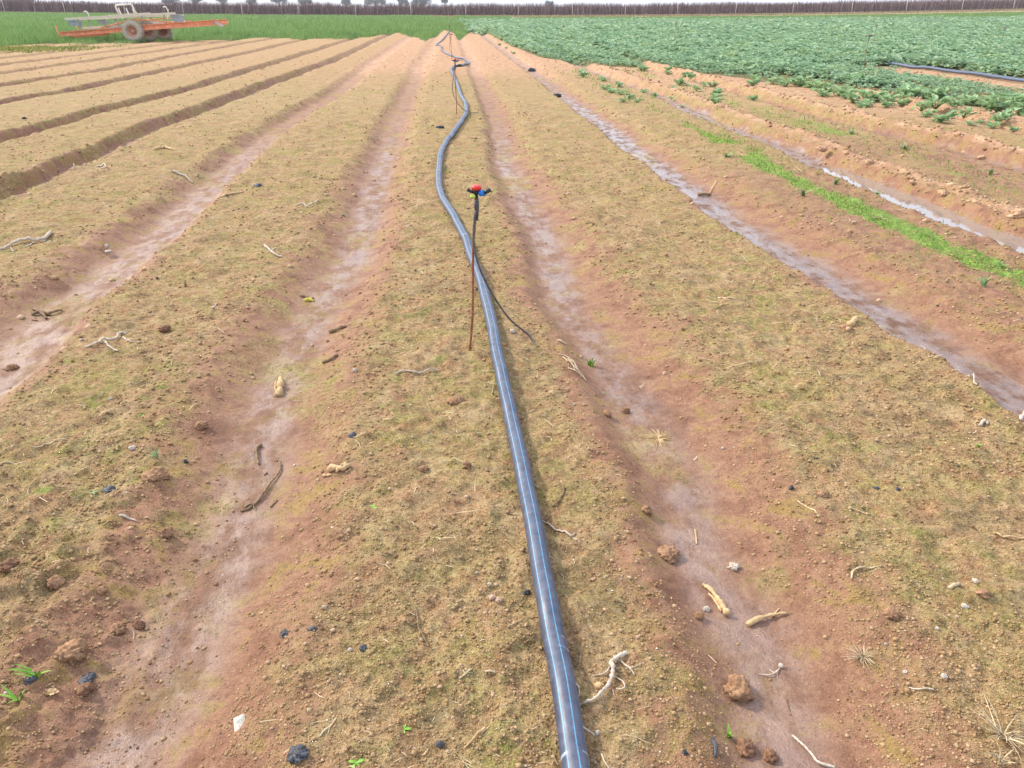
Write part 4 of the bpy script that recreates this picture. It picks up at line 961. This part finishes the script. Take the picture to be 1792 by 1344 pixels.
stick([([(491,664),(492,672),(491,682),(489,694)], 8, 12, .006), ([(483,668),(482,680),(484,692)], 3, 3)], 'gnarled_stalk', 'short knobbly tan stalk upright in the left furrow', 'stalk', M_tan, wob=.55)
stick([([(422,896),(438,890),(452,878),(464,862),(474,848),(484,836),(491,822),(489,810),(484,802)], 5, 3, .006), ([(430,888),(442,886),(446,894)], 4, 1.5, .01), ([(428,890),(440,880)], 4, 2), ([(474,888),(484,876)], 4, 3), ([(468,828),(462,832)], 3, 2)], 'curved_root', 'long curved brown root in the muddy left furrow', 'root', M_brown)
stick([([(457,780),(449,788),(450,800),(453,814)], 6, 4, .008)], 'short_root', 'short bent brown root above the long curved one', 'root', M_brown)
stick([([(150,609),(166,604),(182,597),(196,598),(208,591),(218,584)], 3.5, 5, .012), ([(182,598),(190,607),(207,615)], 4, 2.5, .004), ([(216,592),(226,597),(236,598)], 3, 2, .004), ([(218,586),(222,582)], 3, 1.5)], 'branching_root', 'bleached antler-like root on the left bed', 'root', M_wood)
stick([([(0,437),(20,432),(42,425),(62,424),(80,419),(90,411)], 4, 6, .02), ([(20,436),(24,440)], 3, 2), ([(60,424),(52,430),(40,434)], 3, 1.5), ([(80,420),(90,424)], 3, 1.5), ([(76,422),(84,414)], 4, 2)], 'bleached_branch', 'long bleached branch at the left edge of the photo', 'branch', M_wood)
stick([([(56,552),(72,550),(88,553)], 5, 4, .012), ([(58,541),(72,552),(82,560)], 4, 4, .02), ([(78,552),(96,550),(109,544)], 6, 3, .012), ([(56,560),(66,562)], 3, 2)], 'broken_stick', 'crossed brown broken sticks in the silvery left furrow', 'sticks', M_brown)
stick([([(1221,342),(1232,343),(1243,342)], 5, 4, .01)], 'dark_stick', 'dark stick lying flat in the silvery right furrow', 'stick', M_brown)
b_ = hit(1241, 342); m_ = mpp(b_); MB_ = MB(); MB_.tube([(0, 0, -.01), (4*m_, .0, 10*m_), (11*m_, .0, 25*m_)], [2.6*m_, 2.6*m_, 2*m_], 7)
o = MB_.build('leaning_stub', M_tan); o.location = tuple(b_); tag(o, 'tan stub leaning up out of the silvery right furrow', 'stub')
stick([([(463,430),(472,440),(480,446),(494,451)], 3, 3, .012), ([(472,440),(482,434)], 2.5, 1.5)], 'twig', 'pale forked twig on the left bed left of the pipe curve', 'twig', M_wood, 'loose twigs')
stick([([(386,346),(400,341),(418,338),(432,332)], 4, 3)], 'twig', 'straight pale stick pointing at the black scrap on the left bed', 'twig', M_tan, 'loose twigs')
stick([([(517,361),(530,357),(540,363),(556,351)], 2.5, 2, .015)], 'twig', 'small zigzag pale twig right of the black scrap', 'twig', M_wood, 'loose twigs')
stick([([(272,263),(288,259),(300,262),(312,263)], 6, 3, .01)], 'twig', 'pale broken stalk on the second left bed, far up', 'twig', M_tan, 'loose twigs')
stick([([(305,305),(320,306),(336,312)], 4, 2.5, .01)], 'twig', 'pale stalk below the far broken one on the second left bed', 'twig', M_wood, 'loose twigs')
stick([([(168,292),(178,290),(186,296),(180,303)], 3, 2, .03)], 'twig', 'kinked white twig on the second left bed', 'twig', M_wood, 'loose twigs')
b_ = hit(131, 298); m_ = mpp(b_); MB_ = MB(); MB_.tube([(0, 0, -.01), (m_, 0, 12*m_)], [1.3*m_, 1.*m_], 6); o = MB_.build('upright_stub', M_wood); o.location = tuple(b_); tag(o, 'tiny pale stub standing upright at the third left furrow', 'stub')
b_ = hit(325, 503); m_ = mpp(b_); MB_ = MB(); MB_.tube([(0, 0, -.01), (m_, 0, 13*m_)], [2.4*m_, 1.5*m_], 6); o = MB_.build('upright_stub', M_brown); o.location = tuple(b_); tag(o, 'grey-brown stub standing upright on the near left bed', 'stub')
stick([([(690,655),(706,650),(724,653),(745,652),(768,648)], 3, 2, .006)], 'twig', 'long thin pale twig left of the pipe below the stake foot', 'twig', M_wood, 'loose twigs')
stick([([(728,1066),(731,1085),(733,1102),(742,1118),(750,1132)], 3, 2.5, .004), ([(733,1104),(722,1108),(712,1107)], 2, 1), ([(734,1104),(744,1110)], 2, 1)], 'twig', 'thin forked twig lying lengthwise on the middle bed', 'twig', M_brown, 'loose twigs')
stick([([(945,908),(962,921),(982,932),(1000,940)], 2, 4, .004), ([(998,940),(1008,934)], 3, 1), ([(1000,941),(1014,944)], 2, .8), ([(1000,940),(1007,931)], 2, .8), ([(1002,942),(1016,952)], 1.5, .8)], 'twig', 'pale rootlet with frayed end right of the pipe', 'twig', M_wood, 'loose twigs')
stick([([(1386,1288),(1404,1306),(1418,1322),(1432,1338),(1460,1345)], 4, 5, .006)], 'twig', 'long curved pale twig at the bottom edge right of the clods', 'twig', M_wood, 'loose twigs')
stick([([(1490,1013),(1491,1004),(1497,999),(1512,996),(1533,993)], 3.4, 3, .006)], 'twig', 'pale hooked stalk on the right bed', 'twig', M_straw, 'loose twigs')
stick([([(1744,934),(1757,942),(1775,943),(1795,943)], 3.4, 3, .006)], 'twig', 'bent tan stalk at the right edge of the near right bed', 'twig', M_tan, 'loose twigs')
stick([([(1395,877),(1412,888),(1431,900)], 2.6, 2)], 'twig', 'straight pale straw high on the slope of the near right bed', 'twig', M_straw, 'loose twigs')
stick([([(1661,1031),(1678,1024)], 7, 6)], 'wood_chip', 'short pale split chip on the near right bed', 'chip', M_straw)
stick([([(1590,1204),(1610,1208),(1634,1208)], 2.5, 2.5, .004), ([(1626,1209),(1634,1204)], 2, 1)], 'twig', 'small pale forked twig below the white pebbles on the right', 'twig', M_wood, 'loose twigs')
stick([([(1375,1220),(1380,1240),(1384,1252)], 2.5, 2)], 'twig', 'thin dark twig below the rooted bulb in the mud', 'twig', M_brown, 'loose twigs')
stick([([(1216,928),(1218,940),(1219,953)], 3, 2.5)], 'twig', 'short upright-lying tan twig in the right wet furrow', 'twig', M_tan, 'loose twigs')
stick([([(986,852),(985,866),(976,880),(966,887)], 4, 3, .004)], 'twig', 'curved greyish twig right of the pipe midway down', 'twig', M_brown, 'loose twigs')
stick([([(812,1310),(824,1300),(838,1284),(848,1276)], 3, 5, .004), ([(840,1284),(858,1270)], 3, 2)], 'twig', 'tan frayed twig left of the pipe near the bottom', 'twig', M_tan, 'loose twigs')
stick([([(560,1290),(572,1276),(588,1258)], 3, 4), ([(574,1286),(577,1274)], 2, 2)], 'twig', 'pale stick slanting at the bottom of the middle bed', 'twig', M_straw, 'loose twigs')
stick([([(804,1188),(817,1178),(826,1172)], 3, 3), ([(817,1178),(828,1180)], 2, 1)], 'twig', 'small pale forked chip left of the pipe', 'twig', M_straw, 'loose twigs')
stick([([(849,1177),(860,1176),(868,1178)], 4, 3)], 'wood_chip', 'short cream chip nearest the left side of the pipe', 'chip', M_straw)
stick([([(1052,1320),(1058,1334),(1066,1346)], 3, 3)], 'twig', 'pale stalk crossing the bottom edge right of the pipe', 'twig', M_straw, 'loose twigs')
stick([([(1018,1272),(1030,1280),(1040,1288)], 4, 2)], 'twig', 'pale sliver touching the pipe near the bottom edge', 'twig', M_wood, 'loose twigs')
stick([([(56,783),(85,778),(118,771)], 2.4, 2)], 'twig', 'thin pale straw on the left bed', 'twig', M_straw, 'loose twigs')
stick([([(-6,812),(20,811),(50,812)], 3, 2)], 'twig', 'pale straw entering from the left edge of the photo', 'twig', M_straw, 'loose twigs')
stick([([(372,542),(375,538),(379,532)], 3, 2)], 'twig', 'short white splinter on the near left bed', 'twig', M_wood, 'loose twigs')
stick([([(209,903),(225,908),(243,915)], 5, 2)], 'twig', 'pale sliver above the upright tan clod', 'twig', M_wood, 'loose twigs')
stick([([(1695,658),(1703,667),(1708,676)], 3, 2, .02)], 'twig', 'white twig sticking over the edge of the silvery furrow at the right', 'twig', M_wood, 'loose twigs')
stick([([(1257,522),(1270,523),(1288,524)], 2.6, 2)], 'twig', 'tiny pale straw on the upper right bed', 'twig', M_straw, 'loose twigs')
stick([([(1707,800),(1722,811),(1738,823)], 3, 2), ([(1712,805),(1724,812)], 2, 1)], 'twig', 'grey forked twig under the lone green leaf', 'twig', M_brown, 'loose twigs')
stick([([(576,583),(590,579),(606,572)], 7, 4, .006)], 'short_root', 'brown frayed root in the floor of the left furrow', 'root', M_brown)
stick([([(565,636),(578,632),(590,622)], 7, 4, .006)], 'short_root', 'dark stub of root at the right side of the left furrow', 'root', M_brown)
stick([([(1487,572),(1494,566),(1500,562)], 10, 8, .012), ([(1484,578),(1490,570)], 5, 3)], 'broken_root', 'cream root stump on a brown mound on the upper right bed', 'root', M_tan, wob=.5)
lump(1480, 576, 34, 12, 'soil_clod', 'low rusty mound under the cream root stump', 'clod', M_clod, G_CL)
stick([([(1715,742),(1723,740),(1728,745)], 6, 4, .01), ([(1722,741),(1718,733)], 2, 1)], 'broken_root', 'small cream root knot near the right edge', 'root', M_wood, wob=.5)
stick([([(1786,736),(1792,728),(1798,722)], 8, 6, .01)], 'broken_root', 'white root chunk cut by the right edge of the photo', 'root', M_wood, wob=.4)
# a leaf and bits
stick([([(525,518),(536,521),(548,524)], 6, 4)], 'fallen_leaf', 'dark red-brown leaf in the left furrow', 'leaf', M_brown)
stick([([(533,527),(541,526),(550,528)], 7, 5)], 'fallen_leaf', 'yellow leaf lying under the dark one in the left furrow', 'leaf', simple('yellow_leaf', (.40, .34, .05), (.55, .48, .10), 60))
p_ = hit(418, 1268); m_ = mpp(p_); MB_ = MB()
MB_.add([(-12*m_, 12*m_, .004), (7*m_, 16*m_, .012), (12*m_, 0, .006), (9*m_, -18*m_, .010), (-1*m_, -24*m_, .003), (-3*m_, -4*m_, .014)], [(0, 5, 1), (1, 5, 2), (2, 5, 3), (3, 5, 4), (4, 5, 0)])
so_ = MB_.build('paper_flake', simple('grey_flake', (.36, .34, .28), (.62, .58, .48), 120, .8, .2, .5), smooth=False); so_.location = tuple(p_)
md = so_.modifiers.new('thick', 'SOLIDIFY'); md.thickness = .0015; tag(so_, 'greyish cream flake lying at the bottom of the near slope left of the middle', 'flake')
# rooted bulb
lump(1366, 1168, 10, 9, 'bulb', 'white bulb on its rootlets in the mud', 'bulb', M_stone, rough=.1, hi=False, sink=0.)
stick([([(1364,1171),(1356,1180),(1345,1184),(1328,1181)], 3, 1.2, .005), ([(1360,1176),(1360,1188)], 2, 1), ([(1356,1180),(1346,1172)], 2, .8)], 'twig', 'pale rootlets trailing from the white bulb', 'twig', M_wood, 'loose twigs')
lump(1283, 995, 20, 15, 'gnarled_lump', 'grey-white knobbly lump in the wet right furrow', 'lump', M_wood, rough=.5)
# fibrous tufts
tuft(1512, 1150, 30, 46, 'root_tuft', 'tan fibrous root tuft lying on the muddy right slope', 'root tuft', M_straw, spread=1.1, wpx=1.4, up=.7, dirx=-.5, hair=True)
tuft(1152, 768, 22, 46, 'root_tuft', 'ginger root tuft on the slope of the right furrow', 'root tuft', M_tan, spread=1.9, wpx=1.8, up=.55, hair=True)
tuft(1755, 1290, 60, 26, 'dry_grass_clump', 'dry straw-coloured grass clump at the bottom right', 'dry grass', M_straw, spread=1.0, wpx=2.0, up=.8, dirx=-.2, hair=True)
tuft(1748, 1335, 46, 12, 'dry_grass_clump', 'thin dry grass stalks at the bottom edge under the straw clump', 'dry grass', M_straw, spread=.6, wpx=2.4, up=1., hair=True)
stick([([(985,626),(1000,640),(1014,654),(1026,668)], 2, 1.8, .01), ([(1000,630),(1008,646),(1018,662)], 2, 1.5, .015), ([(978,620),(994,628),(1006,650)], 2, 1.5, .01), ([(994,645),(1010,655),(1022,660)], 1.8, 1, .012), ([(990,622),(1000,636)], 1.6, 1)], 'straw_bundle', 'sparse bundle of dry stalks right of the pipe by the green seedling', 'straw', M_straw)
stick([([(975,597),(985,602),(992,604)], 2.5, 1.5, .008), ([(980,596),(990,606)], 2, 1)], 'straw_bundle', 'little pale stalk knot above the dry stalk bundle', 'straw', M_straw)
# green things
leafy(706, 1277, 34, 5, 'seedling', 'bright green rosette seedling at the bottom of the middle bed', 'seedling', M_fresh, upr=.25, wid=.40)
leafy(623, 1336, 30, 5, 'seedling', 'green seedling cut by the bottom edge, left of the rosette', 'seedling', M_fresh, upr=.3, wid=.40)
leafy(653, 888, 20, 6, 'seedling', 'tiny green seedling left of the pipe in the middle bed', 'seedling', M_fresh, upr=.3, wid=.5)
leafy(162, 862, 18, 5, 'seedling', 'little four-leaved seedling beside the bright moss patch on the left', 'seedling', M_weed, upr=.2, wid=.35)
leafy(247, 727, 14, 6, 'seedling', 'tiny bright green sprig on the left bed', 'seedling', M_fresh, upr=.3, wid=.5)
leafy(1712, 784, 22, 3, 'seedling', 'lone upright green leaf on the right bed', 'seedling', M_fresh, upr=1.2, wid=.5)
tuft(1033, 640, 26, 9, 'green_sprout', 'green sprout at the left lip of the right furrow', 'sprout', M_fresh, spread=.4, wpx=4)
tuft(1276, 1288, 24, 6, 'green_sprout', 'green sprout between brown clods at the bottom right', 'sprout', M_fresh, spread=.5, wpx=5)
tuft(68, 1182, 52, 8, 'grass_tuft', 'fresh green grass tuft above the lower left corner', 'grass tuft', M_fresh, spread=.9, wpx=4.5)
tuft(32, 1222, 46, 5, 'grass_tuft', 'green grass tuft at the left edge, the lower of the two', 'grass tuft', M_fresh, spread=.9, wpx=5)
tuft(272, 800, 22, 7, 'grass_tuft', 'small yellowish tuft above the flat-topped brown clod', 'grass tuft', M_weed, spread=.6, wpx=2.4)
leafy(92, 1214, 26, 7, 'dried_seedling', 'browned curled seedling between the grass tufts and dark clod', 'seedling', M_tan, upr=.8, wid=.55)
tuft(1060, 690, 16, 6, 'green_sprout', 'pale green fallen sprig below the dry stalk bundle', 'sprout', M_weed, spread=1.6, wpx=3, up=.4)
tuft(1120, 680, 12, 5, 'dried_sprig', 'pale dried sprig in the right furrow', 'sprig', M_straw, spread=.8, wpx=2)
tuft(600, 376, 9, 8, 'green_sprout', 'grey-green flattened sprig on the left bed beside the furrow', 'sprout', M_weed, spread=2., wpx=3, up=.35)
# weedy seedlings of the right-hand beds
G_W = 'weed seedlings on the right beds'
for px, py, h_, lb in [(1406,342,26,'taller green weed seedling beside the mossy green strip on the right'),(1722,500,30,'pale green weed seedling growing in the green strip nearest the right edge'),(1733,305,20,'small weed seedling on the bed beyond the puddle, near the right edge'),
 (1581,262,20,'weed seedling on the bed beyond the puddle'),(1272,276,16,'faint weed seedling at the far end of the green strip'),(1489,235,14,'thin weed seedling on the far bank beyond the puddle furrow'),
 (1752,466,12,'tiny weed seedling above the green strip by the right edge'),(1462,322,20,'thin bare sprig standing by the start of the puddle'),(1536,340,10,'short sprig standing at the left bank of the puddle')]:
    tuft(px, py, h_, 12, 'weed_seedling', lb, 'weed', M_weed, spread=.8, wpx=2.4, group=G_W)
for px, py, lb in ((1487,390,'dry brown weed tangle between the green strip and the puddle'),(1590,370,'dry brown weed tangle close to the puddle edge'),(1542,384,'pale dry weed tangle in the green strip')):
    tuft(px, py, 14, 16, 'dry_weed', lb, 'dry weed', M_straw, spread=1.6, wpx=1.6, up=.7, hair=True, group='dry weed tangles')
# leafy plants that straggle in front of the dense crop: one prototype each, copied
def crop_plant(name, seed, nl=11, size=.15):
    r_ = np.random.default_rng(seed); root = empty(name, (0, 0, 0))
    yaw = r_.uniform(0, 6.28, nl); pit = r_.uniform(.2, 1.2, nl); q_ = r_.uniform(.01, .10, nl); C = np.stack([np.cos(yaw)*q_, np.sin(yaw)*q_, r_.uniform(.02, .11, nl)], 1)
    V_, F_ = leaves(C, yaw, pit-.2, size*r_.uniform(.7, 1.2, nl), size*.95*r_.uniform(.8, 1.2, nl), r_.uniform(.1, .35, nl), r_.uniform(.2, .6, nl))
    mesh_np('leaves', V_, F_, M_crop2, smooth=True, parent=root)
    m_ = MB()
    for k in range(nl): m_.tube([(0, 0, -.02), tuple(C[k])], [.006, .004], 5)
    m_.build('stalks', M_weed, root); return root
M_crop2 = leaf_mat('young_crop_leaf', (.24, .42, .18), (.35, .53, .27), (.48, .61, .34), .5, .4)
protos = [crop_plant('crop_plant', 700+k, 17+3*k, .085+.012*k) for k in range(3)]
spots = []
r_ = np.random.default_rng(55)
def line(pts, n_, j, s0, s1):
    pts = np.array(pts, float)
    for t_ in np.linspace(0, 1, n_):
        f_ = t_*(len(pts)-1); i_ = min(int(f_), len(pts)-2); p_ = pts[i_]*(1-f_+i_)+pts[i_+1]*(f_-i_)
        spots.append((p_[0]+r_.normal(0, j*2.2), p_[1]+r_.normal(0, j*.6), s0+(s1-s0)*t_))
line([(1010,115),(1045,148),(1080,168),(1110,180)], 11, 4, .9, .6)
line([(1090,150),(1120,165),(1180,185)], 6, 5, .55, .4)
line([(1110,118),(1150,128),(1190,142),(1240,155)], 9, 6, .9, .8)
line([(1185,150),(1220,163),(1260,180),(1285,178)], 7, 6, .9, .6)
line([(1395,150),(1450,165),(1500,178),(1560,185),(1640,205),(1700,225)], 13, 8, 1.1, .7)
line([(1500,168),(1560,178),(1640,176),(1720,190),(1790,200)], 9, 9, 1.2, 1.1)
line([(1300,142),(1370,152),(1440,156)], 6, 5, 1.1, 1.)
line([(1620,205),(1700,215),(1780,232)], 5, 5, .6, .6)
line([(1420,150),(1560,168),(1660,180),(1790,205)], 16, 12, 1.5, 1.5)
line([(1560,182),(1680,196),(1790,214)], 9, 7, 1.1, 1.1)
line([(1760,184),(1790,190)], 3, 4, 1.5, 1.5)
line([(855,66),(880,84),(905,94)], 4, 3, .8, .8)
used = set()
for i, (px, py, s_) in enumerate(spots):
    p = hit(px, py); k = i % 3
    if k not in used: o = protos[k]; used.add(k)
    else: o = copy_tree(protos[k])
    o.location = tuple(p); o.rotation_euler.z = r_.uniform(0, 6.28); sc_ = s_*r_.uniform(.8, 1.2); o.scale = (sc_, sc_, sc_)
    tag(o, 'young green crop plant standing apart in front of the dense leafy crop', 'crop plant', 'straggling plants along the front of the leafy crop')

# ------------------------------------------------------------------ air
import bmesh
bm = bmesh.new(); bmesh.ops.create_cube(bm, size=1); me = bpy.data.meshes.new('haze'); bm.to_mesh(me); bm.free()
hz = bpy.data.objects.new('haze', me); col.objects.link(hz); hz.scale = (3400, 1260, 30); hz.location = (0, 610, 13.6)
hm = bpy.data.materials.new('haze'); hm.use_nodes = True; ht = hm.node_tree; ht.nodes.clear()
pv = ht.nodes.new('ShaderNodeVolumePrincipled'); pv.inputs['Color'].default_value = (.93, .95, 1, 1); pv.inputs['Density'].default_value = .00030
oo = ht.nodes.new('ShaderNodeOutputMaterial'); ht.links.new(pv.outputs[0], oo.inputs['Volume']); me.materials.append(hm); tag(hz, kind='stuff')
